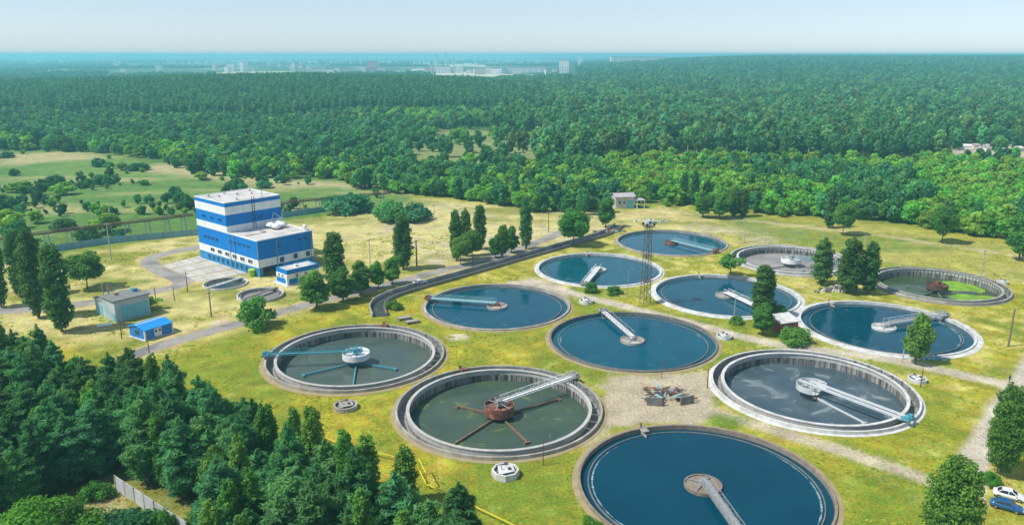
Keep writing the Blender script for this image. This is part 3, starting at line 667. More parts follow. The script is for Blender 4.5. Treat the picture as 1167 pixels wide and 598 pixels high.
small_tank('M', 'small round tank with green water, at the concrete yard corner', W_grey, -0.2, 0.5, R(60), M_conc_white)
small_tank('N', 'small round grey tank with tilted dark walkway, behind the round bush', W_sludge, 0.1, 0.9, R(62), M_conc_dark)

# ------------------------------------------------------------------ the blue and white building
B_blue = mat('blue_cladding', (0.0, 0.17, 0.54), 0.6, (0.0, 0.20, 0.60), 0.5, stretch=(1, 1, 0.3), spec=0.25)
B_lblue = mat('light_blue_render', (0.01, 0.18, 0.42), 0.6, (0.04, 0.30, 0.56), 0.5)
B_white = mat('white_cladding', (0.78, 0.80, 0.81), 0.6, (0.52, 0.54, 0.54), 0.7, lo=0.48, hi=0.85, stretch=(1, 1, 0.25))
B_roof = mat('pale_roofing', (0.50, 0.49, 0.47), 0.9, (0.62, 0.60, 0.57), 0.25, col3=(0.40, 0.39, 0.37), scale3=0.2)
M_glass = mat('dark_glass', (0.02, 0.03, 0.045), 0.15, (0.035, 0.05, 0.07), 0.8)
M_green = mat('lime_plastic', (0.35, 0.50, 0.02), 0.5)
M_red = mat('dark_red_door', (0.22, 0.03, 0.03), 0.6)
fc = at(296, 316); RZB = R(49.0)
bld = thing('plant_building', 'tall blue and white striped building with stepped flat roof', 'building', (fc[0], fc[1], 0), RZB)
WB, LB, TB = 20.0, 36.5, 17.2        # short side, long side, start of the tower along the long side
bands = [(0, 2.9, B_lblue), (2.9, 5.4, B_white), (5.4, 11.3, B_blue), (11.3, 13.5, B_white), (13.5, 17.1, B_blue), (17.1, 19.7, B_white), (19.7, 20.9, B_blue)]
for i, (z0, z1, m) in enumerate(bands):
    e = 0.04 * (i % 2); y0 = 0 if z1 < 12 else TB
    if i == 0:      # ground floor with an open bay at the front corner of the short side
        wall = MB().box((WB / 2, LB / 2 + 2.2, 1.45), (WB, LB - 4.4, 2.9)).box((0.7, 2.2 / 1, 1.45), (1.4, 4.4, 2.9)).box((WB / 2 + 4.2, 2.2, 1.45), (WB - 8.4, 4.4, 2.9)).build('wall', m, bld)
        continue
    p = [(-e, y0 - e), (WB + e, y0 - e), (WB + e, LB + e), (-e, LB + e)]
    MB().prism(p, z0, z1).build('wall', m, bld)
def parapet(x0, x1, y0, y1, z, h, th, m, parent):
    mb = MB(); mb.box(((x0 + x1) / 2, y0 + th / 2, z + h / 2), (x1 - x0, th, h)).box(((x0 + x1) / 2, y1 - th / 2, z + h / 2), (x1 - x0, th, h))
    mb.box((x0 + th / 2, (y0 + y1) / 2, z + h / 2), (th, y1 - y0 - 2 * th, h)).box((x1 - th / 2, (y0 + y1) / 2, z + h / 2), (th, y1 - y0 - 2 * th, h)); return mb.build('parapet', m, parent)
rt = MB().prism([(0.3, TB + 0.3), (WB - 0.3, TB + 0.3), (WB - 0.3, LB - 0.3), (0.3, LB - 0.3)], 20.905, 20.97).build('roof', B_roof, bld)
parapet(-0.06, WB + 0.06, TB - 0.06, LB + 0.06, 20.904, 0.28, 0.3, B_white, rt)
rl = MB().prism([(0.3, 0.3), (WB - 0.3, 0.3), (WB - 0.3, TB - 0.1), (0.3, TB - 0.1)], 11.305, 11.37).build('roof', B_roof, bld)
mb = MB(); mb.box((WB / 2, 0.09, 11.45), (WB + 0.12, 0.3, 0.3)).box((0.09, TB / 2 + 0.1, 11.45), (0.3, TB - 0.3, 0.3)).box((WB - 0.09, TB / 2 + 0.1, 11.45), (0.3, TB - 0.3, 0.3)).build('parapet', B_white, rl)
def window(parent, face, a, z, w_, h_, fm=B_white, x=0.0, y=0.0):
    """face 'x': on the wall x = const looking -x; face 'y': on the wall y = const looking -y; glass proud of the wall inside a frame"""
    t, fr = 0.07, 0.10
    def bx(mb, u, zz, du, dz, dep, off):
        if face == 'x': mb.box((x - off - dep / 2, u, zz), (dep, du, dz))
        else: mb.box((u, y - off - dep / 2, zz), (du, dep, dz))
    g = MB(); bx(g, a, z, w_, h_, 0.05, 0.0); go = g.build('window', M_glass, parent)
    f = MB()
    for s in (-1, 1):
        bx(f, a + s * (w_ / 2 + fr / 2), z, fr, h_ + 2 * fr, 0.14, 0.0); bx(f, a, z + s * (h_ / 2 + fr / 2), w_, fr, 0.14, 0.0)
    bx(f, a, z, 0.06, h_, 0.06, 0.05)
    f.build('frame', fm, go)
for i in range(4): window(bld, 'x', TB + 7 + i * 2.6, 8.2, 1.3, 0.9, B_blue, x=0)
for i in range(5): window(bld, 'x', 5 + i * 2.7, 9.0, 1.5, 0.55, B_blue, x=0)
for i in range(3): window(bld, 'x', TB + 4 + i * 5.0, 15.2, 1.8, 0.6, B_blue, x=0)
for i in range(6): window(bld, 'x', 4.5 + i * 4.6, 4.35, 2.4, 1.2, B_white, x=-0.04)
for i in range(9): window(bld, 'x', 7.0 + i * 2.9, 1.6, 1.1, 1.5, B_lblue, x=0)
for a_, z in ((8.2, 4.1), (13.2, 4.3), (17.8, 4.2)): window(bld, 'y', a_, z, 1.2, 1.4, B_blue, y=-0.04)
for a_, z in ((7.5, 8.6), (15.0, 9.4), (17.4, 9.4)): window(bld, 'y', a_, z, 1.0, 0.7, B_blue, y=0)
window(bld, 'y', 12, 15.0, 1.4, 0.8, B_blue, y=TB)
MB().box((4.9, 4.3, 1.3), (2.0, 0.12, 2.6)).build('door', M_red, bld)
for xx, yy, z1 in ((0.0, -0.18, 11.2), (6.6, -0.18, 11.2), (WB - 0.8, -0.18, 11.2)): MB().tube((xx, yy, 0.1), (xx, yy, z1), 0.11).build('downpipe', M_steel, bld)
for xx, yy in ((-0.2, TB - 1.2), (-0.2, TB - 4.0)): MB().tube((xx, yy, 0.1), (xx, yy, 11.2), 0.09).build('downpipe', M_steel, bld)
for xx in (9.5, 10.3): MB().tube((xx, TB - 0.15, 11.4), (xx, TB - 0.15, 22.0), 0.10).build('cable_riser', M_dark, bld)
# roof fittings: domed fans on the low roof, vents and aerials on the tower
for xx, yy, s in ((13.5, 13.6, 1.0), (16.6, 14.6, 1.05), (13.6, 10.4, 0.95), (16.4, 11.6, 1.0)):
    d = MB().lathe([(0.7 * s, 11.36), (0.7 * s, 12.0), (1.5 * s, 12.05), (1.6 * s, 12.35), (1.35 * s, 12.85), (0.8 * s, 13.2), (0.02, 13.3)], 24, c=(xx, yy), closed=False).build('roof_fan', M_white, bld, smooth=True)
    MB().box((xx, yy, 11.44), (2.2 * s, 2.2 * s, 0.14)).build('plinth', M_rust, d)
MB().lathe([(0.5, 11.36), (0.5, 12.3), (0.75, 12.6), (0.6, 13.2), (0.02, 13.4)], 18, c=(WB - 1.2, 2.0), closed=False).build('roof_vent', M_white, bld, smooth=True)
MB().box((5.2, 9.0, 11.42), (7.0, 0.5, 0.12)).box((8.8, 10.6, 11.42), (0.5, 3.8, 0.12)).build('roof_pipe', M_rust, bld)
for xx, yy in ((3, LB - 4), (4.5, LB - 8), (9, LB - 3), (6, TB + 3), (15, TB + 9), (11, LB - 8), (18, LB - 4)):
    MB().lathe([(0.25, 20.96), (0.25, 21.5), (0.42, 21.55), (0.02, 21.85)], 12, c=(xx, yy), closed=False).build('roof_vent', M_steel, bld)
mb = MB()
for k in range(4): mb.bar((2 + k * 0.01, LB - 2 - k * 2.4, 20.96), (2 + k * 0.01, LB - 2 - k * 2.4, 21.9), 0.07)
mb.bar((2, LB - 2, 21.9), (2, LB - 9.2, 21.9), 0.07).build('roof_rail', M_steel, bld)
MB().bar((14, TB + 1, 20.96), (14, TB + 1, 24.6), 0.12).bar((13.3, TB + 1, 24.0), (14.7, TB + 1, 24.0), 0.06).build('aerial', M_dark, bld)
MB().bar((WB - 3, TB - 0.3, 15.5), (WB - 5.5, TB - 2.5, 13.2), 0.14).bar((WB - 3, TB - 0.3, 15.5), (WB - 0.8, TB - 2.5, 13.2), 0.14).bar((WB - 5.5, TB - 2.5, 13.2), (WB - 0.8, TB - 2.5, 13.2), 0.12).build('hoist_frame', M_white, bld)

# annex by the short side
ax = at(328, 325.5)
an = thing('annex_building', 'small flat roofed blue and white annex below the striped building', 'building', (ax[0], ax[1], 0), RZB - R(2))
WA, LA = 11.0, 6.0
for i, (z0, z1, m) in enumerate(((0.0, 0.3, B_white), (0.3, 1.9, B_blue), (1.9, 3.3, B_white), (3.3, 4.4, B_blue))):
    e = 0.05 * ((i + 1) % 2); MB().prism([(-e, -e), (WA + e, -e), (WA + e, LA + e), (-e, LA + e)], z0, z1).build('wall', m, an)
MB().box((-0.02, -0.02, 1.75), (0.7, 0.7, 3.1)).build('corner_pier', B_white, an)
ra = MB().prism([(0.3, 0.3), (WA - 0.3, 0.3), (WA - 0.3, LA - 0.3), (0.3, LA - 0.3)], 4.404, 4.46).build('roof', B_roof, an)
parapet(-0.04, WA + 0.04, -0.04, LA + 0.04, 4.404, 0.3, 0.25, B_blue, ra)
MB().box((5, 3, 4.8), (1.0, 1.0, 0.7)).build('roof_vent', M_white, an)
for a_ in (3.2, 6.4, 9.0): window(an, 'y', a_, 2.6, 0.9, 0.9, B_white, y=-0.05)
for a_ in (2.4, 4.4): window(an, 'x', a_, 2.6, 0.9, 0.9, B_white, x=-0.05)
MB().box((6.6, -0.04, 1.15), (1.1, 0.10, 1.7)).build('door', B_lblue, an)
MB().box((WA / 2, LA / 2, 0.06), (WA + 2.4, LA + 2.4, 0.10)).build('plinth', M_conc_white, an)

bx_ = at(290, 315); o = thing('waste_bin', 'lime green waste bin beside the striped building doorway', 'bin', (bx_[0] - 0.8, bx_[1] + 0.4, 0), 0.3)
MB().lathe([(0.9, 0.05), (1.15, 2.0), (1.0, 2.1), (0.9, 1.9), (0.02, 1.9)], 16, closed=False).build('body', M_green, o); MB().lathe([(0.02, 2.35), (0.9, 2.25), (1.2, 2.08), (1.2, 2.0)], 16, closed=False).build('lid', M_green, o)

# pump house and blue shed beside the road
S_wall = mat('pale_blue_render', (0.50, 0.56, 0.58), 0.8, (0.40, 0.46, 0.48), 0.4, col3=(0.30, 0.45, 0.50), scale3=0.3)
S_teal = mat('teal_render', (0.14, 0.44, 0.54), 0.7, (0.20, 0.50, 0.58), 0.5)
S_roof = mat('tar_roof', (0.16, 0.17, 0.17), 0.95, (0.24, 0.24, 0.23), 0.5, 0.2, 4)
f0 = np.array(at(133, 368)); f1 = np.array(at(103, 356)); f2 = np.array(at(164, 361))
rs = math.atan2(*(f2 - f0)[::-1]) + R(6); Ls, Ws = 11.5, 9.0
ph = thing('pump_house', 'flat roofed pale blue pump house with dark roof', 'building', (f0[0], f0[1], 0), rs)
MB().prism([(0, 0), (Ws, 0), (Ws, Ls * 0.62), (0, Ls * 0.62)], 0, 5.6).build('wall', S_wall, ph)
MB().prism([(0.4, Ls * 0.62 + 0.003), (Ws - 0.4, Ls * 0.62 + 0.003), (Ws - 0.4, Ls + 0.8), (0.4, Ls + 0.8)], 0, 4.2).build('wing', S_wall, ph)
MB().box((Ws / 2 + 0.6, -0.04, 2.2), (Ws - 2.0, 0.08, 3.6)).build('gate', S_teal, ph)
MB().box((-0.04, 1.2, 1.2), (0.08, 1.2, 2.2)).build('door', S_teal, ph)
MB().box((0.36, Ls * 0.62 + 2.2, 1.6), (0.08, 2.4, 2.8)).build('door', S_teal, ph)
r_ = MB().prism([(-0.35, -0.35), (Ws + 0.35, -0.35), (Ws + 0.35, Ls * 0.62 + 0.2), (-0.35, Ls * 0.62 + 0.2)], 5.603, 5.9).build('roof', S_roof, ph)
MB().prism([(0.1, Ls * 0.62 + 0.203), (Ws - 0.1, Ls * 0.62 + 0.203), (Ws - 0.1, Ls + 1.1), (0.1, Ls + 1.1)], 4.203, 4.45).build('roof', S_roof, ph)
for xx, yy, h in ((2.0, Ls - 1.0, 8.2), (3.6, Ls - 0.6, 7.8), (2.8, Ls - 2.2, 7.0)): MB().tube((xx, yy, 4.4), (xx, yy, h), 0.14).build('stack', M_steel, ph)
MB().box((Ws - 1.6, 4.5, 6.3), (1.2, 1.4, 0.8)).build('roof_unit', M_teal, r_); MB().box((3.0, 5.0, 6.1), (0.9, 0.9, 0.4)).build('hatch', M_rust, r_)

f0 = np.array(at(166, 388.5)); f2 = np.array(at(198, 379)); rs2 = math.atan2(*(f2 - f0)[::-1]) + R(4)
sh = thing('blue_shed', 'bright blue low pitched metal shed beside the road', 'shed', (f0[0], f0[1], 0), rs2)
Wd, Ld = 7.2, 6.4
S_blue = mat('bright_blue_sheet', (0.01, 0.17, 0.55), 0.5, (0.015, 0.22, 0.60), 0.8); S_blue2 = mat('roof_blue_sheet', (0.01, 0.25, 0.68), 0.45, (0.015, 0.30, 0.72), 0.8)
MB().prism([(0, 0), (Wd, 0), (Wd, Ld), (0, Ld)], 0.2, 2.6).build('wall', S_blue, sh)
MB().prism([(-0.4, -0.4), (Wd + 0.9, -0.4), (Wd + 0.9, Ld + 0.3), (-0.4, Ld + 0.3)], 0.0, 0.2).build('plinth', M_conc_white, sh)
MB().add([(0, 0, 2.602), (0, Ld, 2.602), (0, Ld / 2, 3.3), (Wd, 0, 2.602), (Wd, Ld, 2.602), (Wd, Ld / 2, 3.3)], [(0, 2, 1), (3, 4, 5), (0, 1, 4, 3)]).build('gable', S_blue, sh)
for s in (0, 1):
    ya, yb = (-0.3, Ld / 2) if s == 0 else (Ld / 2, Ld + 0.3)
    za, zb = (2.57, 3.36) if s == 0 else (3.36, 2.57)
    MB().add([(-0.3, ya, za), (Wd + 0.3, ya, za), (Wd + 0.3, yb, zb), (-0.3, yb, zb), (-0.3, ya, za + 0.09), (Wd + 0.3, ya, za + 0.09), (Wd + 0.3, yb, zb + 0.09), (-0.3, yb, zb + 0.09)],
             [(3, 2, 1, 0), (4, 5, 6, 7), (0, 1, 5, 4), (1, 2, 6, 5), (2, 3, 7, 6), (3, 0, 4, 7)]).build('roof_sheet', S_blue2, sh)
MB().box((Wd / 2, Ld / 2, 3.47), (Wd + 0.6, 0.3, 0.08)).build('ridge_cap', B_white, sh)
d = MB().box((3.4, -0.05, 1.35), (1.9, 0.1, 2.1)).build('double_door', M_white, sh)
for s in (-1, 1):
    MB().box((3.4 + s * 0.5, -0.115, 1.75), (0.5, 0.03, 0.6)).build('door_window', M_glass, d)
for s in (0, 1): MB().box((-0.03 if s == 0 else Wd + 0.03, -0.03, 1.4), (0.3, 0.3, 2.4)).build('corner_post', B_white, sh)
MB().box((-0.04, 3.2, 1.6), (0.08, 1.6, 0.9)).build('window', M_glass, sh)
sb = at(119, 371); tag(MB().box((0, 0, 0.25), (3.4, 2.0, 0.12), 0.4).box((0, 0, 0.1), (3.0, 1.6, 0.18), 0.4).build('metal_sheet', M_white, loc=(sb[0], sb[1], 0)), 'white sheet lying on the grass beside the pump house', 'sheet')

# brick hut between the white rimmed tanks
hx = at(893, 376); hut = thing('brick_hut', 'small red brick hut with grey roof beside the double poplar', 'hut', (hx[0], hx[1], 0), R(20))
M_brick = mat('red_brick', (0.24, 0.07, 0.06), 0.9, (0.32, 0.12, 0.10), 2.5, 0.2, 8)
MB().prism([(-2.6, -2), (2.6, -2), (2.6, 2), (-2.6, 2)], 0, 2.7).build('wall', M_brick, hut)
MB().add([(-3, -2.4, 2.65), (3, -2.4, 2.65), (3, 2.4, 3.5), (-3, 2.4, 3.5), (-3, -2.4, 2.85), (3, -2.4, 2.85), (3, 2.4, 3.7), (-3, 2.4, 3.7)], [(3, 2, 1, 0), (4, 5, 6, 7), (0, 1, 5, 4), (1, 2, 6, 5), (2, 3, 7, 6), (3, 0, 4, 7)]).build('roof', M_conc_white, hut)
MB().add([(-2.6, 2, 2.7), (2.6, 2, 2.7), (2.6, 2, 3.4), (-2.6, 2, 3.4), (2.6, -2, 2.7), (-2.6, -2, 2.7)], [(0, 1, 2, 3), (1, 4, 2), (0, 3, 5)]).build('gable', M_brick, hut)
MB().box((0.6, -2.05, 1.05), (0.95, 0.1, 2.1)).build('door', M_wood, hut); window(hut, 'y', -1.3, 1.6, 0.9, 0.8, M_white, y=-2)

# pale house by the wood
hx = at(711, 236); hs = thing('gatehouse', 'pale house with grey roof and open porch by the wood edge', 'house', (hx[0], hx[1], 0), R(10))
H_wall = mat('cream_render', (0.60, 0.56, 0.50), 0.85, (0.48, 0.44, 0.40), 0.4)
H_roof = mat('grey_sheet_roof', (0.36, 0.35, 0.36), 0.8, (0.46, 0.44, 0.44), 0.5)
MB().prism([(-5, -3.4), (3.6, -3.4), (3.6, 3.4), (-5, 3.4)], 0, 5.2).build('wall', H_wall, hs)
for s in (-1, 1):
    ya, yb = (-4.0, 0.0) if s < 0 else (0.0, 4.0); za, zb = (5.15, 6.4) if s < 0 else (6.4, 5.15)
    MB().add([(-5.6, ya, za), (4.2, ya, za), (4.2, yb, zb), (-5.6, yb, zb), (-5.6, ya, za + 0.2), (4.2, ya, za + 0.2), (4.2, yb, zb + 0.2), (-5.6, yb, zb + 0.2)], [(3, 2, 1, 0), (4, 5, 6, 7), (0, 1, 5, 4), (1, 2, 6, 5), (2, 3, 7, 6), (3, 0, 4, 7)]).build('roof_sheet', H_roof, hs)
MB().add([(-5, -3.4, 5.203), (-5, 3.4, 5.203), (-5, 0, 6.35), (3.6, -3.4, 5.203), (3.6, 3.4, 5.203), (3.6, 0, 6.35)], [(0, 2, 1), (3, 4, 5)]).build('gable', H_wall, hs)
MB().box((1.7, -3.45, 1.9), (3.0, 0.1, 3.4)).build('gate', S_teal, hs); window(hs, 'y', -3.2, 2.8, 1.3, 1.5, B_white, y=-3.4); window(hs, 'y', -1.0, 2.8, 1.0, 1.5, B_white, y=-3.4)
for xx, yy in ((4.6, -4.4), (8.0, -4.4), (8.0, 0.0)): MB().box((xx, yy, 1.8), (0.35, 0.35, 3.6)).build('porch_post', B_white, hs)
MB().box((6.0, -2.0, 3.7), (4.9, 5.6, 0.25)).build('porch_roof', H_roof, hs)
MB().box((-3, 0, 6.8), (0.6, 0.6, 1.0)).build('chimney', M_brick, hs)

# ------------------------------------------------------------------ curved concrete channel
M_bed = mat('dark_channel_bed', (0.03, 0.045, 0.05), 0.4, (0.06, 0.07, 0.07), 0.5)
chan = thing('open_channel', 'dark concrete channel curving past the blue tanks', 'channel', (0, 0, 0))
cl = smooth_line(gp([(433, 361), (430, 350), (441, 340), (470, 330), (520, 316), (600, 293), (660, 276), (690, 267), (706, 258)]), 8)
def offset(pts, d):
    out = []
    for i, p in enumerate(pts):
        a = pts[max(i - 1, 0)]; b = pts[min(i + 1, len(pts) - 1)]; dx, dy = b[0] - a[0], b[1] - a[1]; L = math.hypot(dx, dy); out.append((p[0] - dy / L * d, p[1] + dx / L * d))
    return out
def wall_along(pts, th, z0, z1, name, m, parent):
    a, b = offset(pts, th / 2), offset(pts, -th / 2)
    rings = [[(a[i][0], a[i][1], z0), (a[i][0], a[i][1], z1), (b[i][0], b[i][1], z1), (b[i][0], b[i][1], z0)] for i in range(len(pts))]
    return MB().loft(rings).build(name, m, parent)
for s, hh in ((-1, 0.95), (1, 1.15)):
    pts = offset(cl, s * 1.9); n = 8
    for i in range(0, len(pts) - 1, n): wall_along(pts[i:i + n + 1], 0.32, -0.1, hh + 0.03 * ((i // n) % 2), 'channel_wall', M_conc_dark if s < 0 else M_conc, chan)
fl = MB(); a, b = offset(cl, 1.735), offset(cl, -1.735)
fl.add([(p[0], p[1], 0.12) for q in zip(a, b) for p in q], [(2 * i, 2 * i + 1, 2 * i + 3, 2 * i + 2) for i in range(len(cl) - 1)]).build('channel_bed', M_bed, chan)

# ------------------------------------------------------------------ fences
def panel_fence(px0, px1, n, h, label, m, group=None, post_m=M_conc):
    a, b = np.array(at(*px0)), np.array(at(*px1)); L = np.linalg.norm(b - a); t = thing('panel_fence', label, 'fence', (a[0], a[1], 0), math.atan2(b[1] - a[1], b[0] - a[0]), group)
    base = MB().box((0, 0, h / 2), (L / n - 0.3, 0.12, h)); p0 = None
    for i in range(n):
        if p0 is None: p0 = base.build('panel', m, t); o = p0
        else:
            o = p0.copy(); COL.objects.link(o); o.parent = t
        o.location = ((i + 0.5) * L / n, random.uniform(-0.03, 0.03), random.uniform(-0.06, 0.04)); o.rotation_euler = (random.uniform(-0.02, 0.02), 0, 0)
    q0 = None
    for i in range(n + 1):
        if q0 is None: q0 = MB().box((0, 0, h / 2 + 0.06), (0.24, 0.24, h + 0.12)).build('post', post_m, t); o = q0
        else: o = q0.copy(); COL.objects.link(o); o.parent = t
        o.location = (i * L / n, 0, 0)
    return t
M_fence_blue = mat('blue_grey_fence', (0.12, 0.33, 0.42), 0.8, (0.18, 0.38, 0.46), 0.6, rnd=0.12)
M_fence_white = mat('pale_fence_panel', (0.50, 0.52, 0.54), 0.9, (0.38, 0.40, 0.41), 0.8, rnd=0.1)
panel_fence((40, 290), (128, 277), 16, 2.4, 'blue grey panel fence between meadow and the round tree', M_fence_blue)
panel_fence((128, 277), (226, 268), 18, 2.4, 'blue grey panel fence behind the tower of the striped building', M_fence_blue)
panel_fence((322, 248), (372, 241), 9, 2.4, 'blue grey panel fence right of the striped building', M_fence_blue)
panel_fence((133, 558), (214, 612), 7, 2.5, 'pale concrete panel fence in the corner clearing', M_fence_white)

# pipe trestle
def trestle(pts, h, label, nsup):
    w_ = [at(*p) for p in pts]; t = thing('pipe_trestle', label, 'pipeline', (w_[0][0], w_[0][1], 0)); o = np.array(w_[0])
    for dz, r in ((0.0, 0.32), (0.75, 0.22)):
        mb = MB()
        for a, b in zip(w_[:-1], w_[1:]): mb.tube((a[0] - o[0], a[1] - o[1], h + dz), (b[0] - o[0], b[1] - o[1], h + dz), r)
        mb.build('pipe', M_rust_arm, t)
    P = dense(w_, 1.0)
    for i in range(nsup):
        q = P[int((i + 0.5) * (len(P) - 1) / nsup)]; x, y = q[0] - o[0], q[1] - o[1]
        MB().bar((x - 0.9, y - 0.5, -0.3), (x - 0.5, y - 0.3, h - 0.3), 0.28).bar((x + 0.9, y + 0.5, -0.3), (x + 0.5, y + 0.3, h - 0.3), 0.28).bar((x - 1.0, y - 0.55, h - 0.3), (x + 1.0, y + 0.55, h - 0.3), 0.3).build('support', M_steel, t)
trestle([(-60, 299), (66, 282), (140, 272), (222, 261)], 5.6, 'rusty pipe trestle crossing behind the left poplars', 12)
trestle([(318, 246), (390, 238), (446, 233)], 5.2, 'rusty pipe trestle right of the striped building', 7)

# yellow gas pipe
yp = thing('gas_pipe', 'thin yellow gas pipe running along the lawn below the rusty tank', 'pipe', (0, 0, 0))
P = [at(*p) for p in ((360, 499), (392, 512), (448, 525), (478, 541), (486, 557), (530, 577), (610, 616))]
Z = [0.9, 0.9, 0.9, 0.9, 0.9, 0.9, 0.9]; mb = MB()
for i in range(len(P) - 1): mb.tube((*P[i], Z[i]), (*P[i + 1], Z[i + 1]), 0.10, n=6)
mb.build('pipe', M_yellow, yp)
a, b = P[3], P[4]; MB().tube((*a, 0.9), (*a, 2.9), 0.10, n=6).tube((*a, 2.9), (*b, 2.9), 0.10, n=6).tube((*b, 2.9), (*b, 0.9), 0.10, n=6).build('expansion_loop', M_yellow, yp)
for q in dense(P, 5.0): MB().bar((*q, -0.1), (*q, 0.85), 0.09).build('prop', M_yellow, yp)
q = at(290, 412); yq = thing('pipe_marker', 'yellow gas riser standing on the lawn left of the teal bridge', 'pipe', (q[0], q[1], 0))
MB().tube((0, 0, 0), (0, 0, 3.2), 0.10, n=6).build('riser', M_yellow, yq); MB().tube((-0.7, 0, 1.1), (0.7, 0, 1.1), 0.08, n=6).tube((0.7, 0, 0), (0.7, 0, 1.1), 0.08, n=6).build('branch', M_yellow, yq)
q = at(512, 408); yq = thing('pipe_marker', 'yellow pipe frame on the lawn between the white drum tank and the far lawn', 'pipe', (q[0], q[1], 0))
MB().tube((0, 0, 0), (0, 0, 2.4), 0.09, n=6).tube((0, 0, 2.4), (1.6, 0, 2.4), 0.09, n=6).tube((1.6, 0, 2.4), (1.6, 0, 0), 0.09, n=6).build('frame', M_yellow, yq)

# ------------------------------------------------------------------ poles and mast
def pole(px, py, top, label, m=M_wood, r=0.16, arm=True, lamp=False, group='utility poles'):
    x, y = at(px, py); h = tall(px, py, top); t = thing('utility_pole', label, 'pole', (x, y, float(ground_z(x, y))), 0.4, group)
    MB().tube((0, 0, -0.3), (0, 0, h), r, r * 0.65, 8).build('shaft', m, t)
    if arm:
        MB().box((0, 0, h - 0.5), (1.6, 0.12, 0.14)).build('crossarm', m, t)
        for s in (-0.65, 0.65): MB().lathe([(0.07, h - 0.43), (0.09, h - 0.3), (0.02, h - 0.18)], 8, c=(s, 0), closed=False).build('insulator', M_white, t)
    if lamp: MB().bar((0, 0, h - 0.1), (1.3, 0, h + 0.1), 0.08).box((1.6, 0, h + 0.1), (0.7, 0.28, 0.14)).build('lamp_head', M_steel, t)
    return t
M_conc_pole = mat('concrete_pole', (0.42, 0.42, 0.41), 0.9, (0.34, 0.34, 0.33), 1.0)
pole(715, 339, 308, 'thin grey lamp post in front of the tank beside the lattice mast', M_steel, 0.1, False, True)
pole(848, 276, 249, 'grey pole on the field behind the farthest tank', M_conc_pole)
pole(1118, 315, 284, 'grey pole behind the duckweed tank', M_conc_pole)
pole(1149, 395, 352, 'dark wooden pole on the lawn right of the poplar reflections tank', M_wood, 0.24, False)
pole(836, 368, 338, 'pale lamp post in front of the white bridge, left of the double poplar', M_conc_pole, 0.13, False, True)
pole(1029, 409, 371, 'pale lamp post beside the leafy tree at the white rimmed tank', M_conc_pole, 0.13, False, True)
pole(985, 280, 263, 'distant grey pole between the twin poplars and the wood', M_conc_pole)
pole(806, 442, 419, 'rusty post left of the white walled tank', M_rust, 0.14, False)
pole(1049, 441, 420, 'rusty post beside the pale well, right of the white walled tank', M_rust, 0.12, False)
pole(619, 530, 505, 'rusty post in front of the rust drum tank', M_rust, 0.09, False)
pole(754, 431, 410, 'rusty post in front of the sandy yard tank', M_rust, 0.09, False)
pole(475, 303, 274, 'dark wooden post right of the tall single poplar', M_wood, 0.3, False)
pole(422, 303, 272, 'twin armed pale pole in the dry field', M_conc_pole)
pole(241, 361, 332, 'dark wooden pole on the verge left of the round bush', M_wood, 0.2)
pole(214, 333, 310, 'dark pole at the driveway bend', M_wood, 0.16)
pole(199, 343, 327, 'short dark pole on the grass below the driveway', M_wood, 0.14, False)
pole(178, 345, 327, 'short dark pole right behind the pump house', M_wood, 0.14, False)
pole(127, 296, 254, 'tall pale pole behind the round tree', M_conc_pole, 0.2)
pole(139, 386, 364, 'rusty post between the pump house and the blue shed', M_rust, 0.13, False)
pole(170, 402, 380, 'red brown post in front of the blue shed', M_rust, 0.13, False)
pole(495, 252, 232, 'grey pole on the dry field behind the single poplar', M_conc_pole)
pole(459, 234, 218, 'grey pole behind the dark field bushes', M_conc_pole)
pole(625, 264, 241, 'dark pole left of the big round tree', M_wood, 0.2)

mx, my = at(735, 346); hM = tall(735, 346, 257)
ms = thing('lattice_mast', 'tall rusty lattice mast between the blue tanks', 'mast', (mx, my, 0), 0.35)
bw, tw = 1.05, 0.65
def leg_at(i, z): k = bw + (tw - bw) * z / hM; sx, sy = ((-1, -1), (1, -1), (1, 1), (-1, 1))[i]; return (sx * k, sy * k, z)
M_mast = mat('faded_mast_steel', (0.15, 0.10, 0.09), 0.8, (0.12, 0.12, 0.13), 0.5)
for i in range(4): MB().bar(leg_at(i, -0.3), leg_at(i, hM), 0.12).build('leg', M_mast, ms)
mb = MB(); n = 15
for j in range(n):
    z0, z1 = hM * j / n, hM * (j + 1) / n
    for i in range(4):
        a, b = (i, (i + 1) % 4) if j % 2 else ((i + 1) % 4, i)
        mb.bar(leg_at(a, z0), leg_at(b, z1), 0.05); mb.bar(leg_at(i, z1), leg_at((i + 1) % 4, z1), 0.05)
mb.build('lattice', M_mast, ms)
for z in (hM * 0.62, hM * 0.3, hM - 0.2):
    p = MB().box((0, 0, z), (2.6, 2.6, 0.12)).build('platform', M_mast, ms)
    mb = MB()
    for s in (-1, 1): mb.box((s * 1.27, 0, z + 0.9), (0.05, 2.5, 0.05)).box((0, s * 1.27, z + 0.9), (2.5, 0.05, 0.05)).box((s * 1.27, s * 1.27, z + 0.45), (0.05, 0.05, 0.9)).box((s * 1.27, -s * 1.27, z + 0.45), (0.05, 0.05, 0.9))
    mb.build('railing', M_mast, p)
for i in range(4):
    q = leg_at(i, hM); MB().lathe([(0.28, q[2] + 0.1), (0.34, q[2] + 0.8), (0.02, q[2] + 0.9)], 10, c=(q[0] * 1.6, q[1] * 1.6), closed=False).build('floodlight', M_dark, ms)

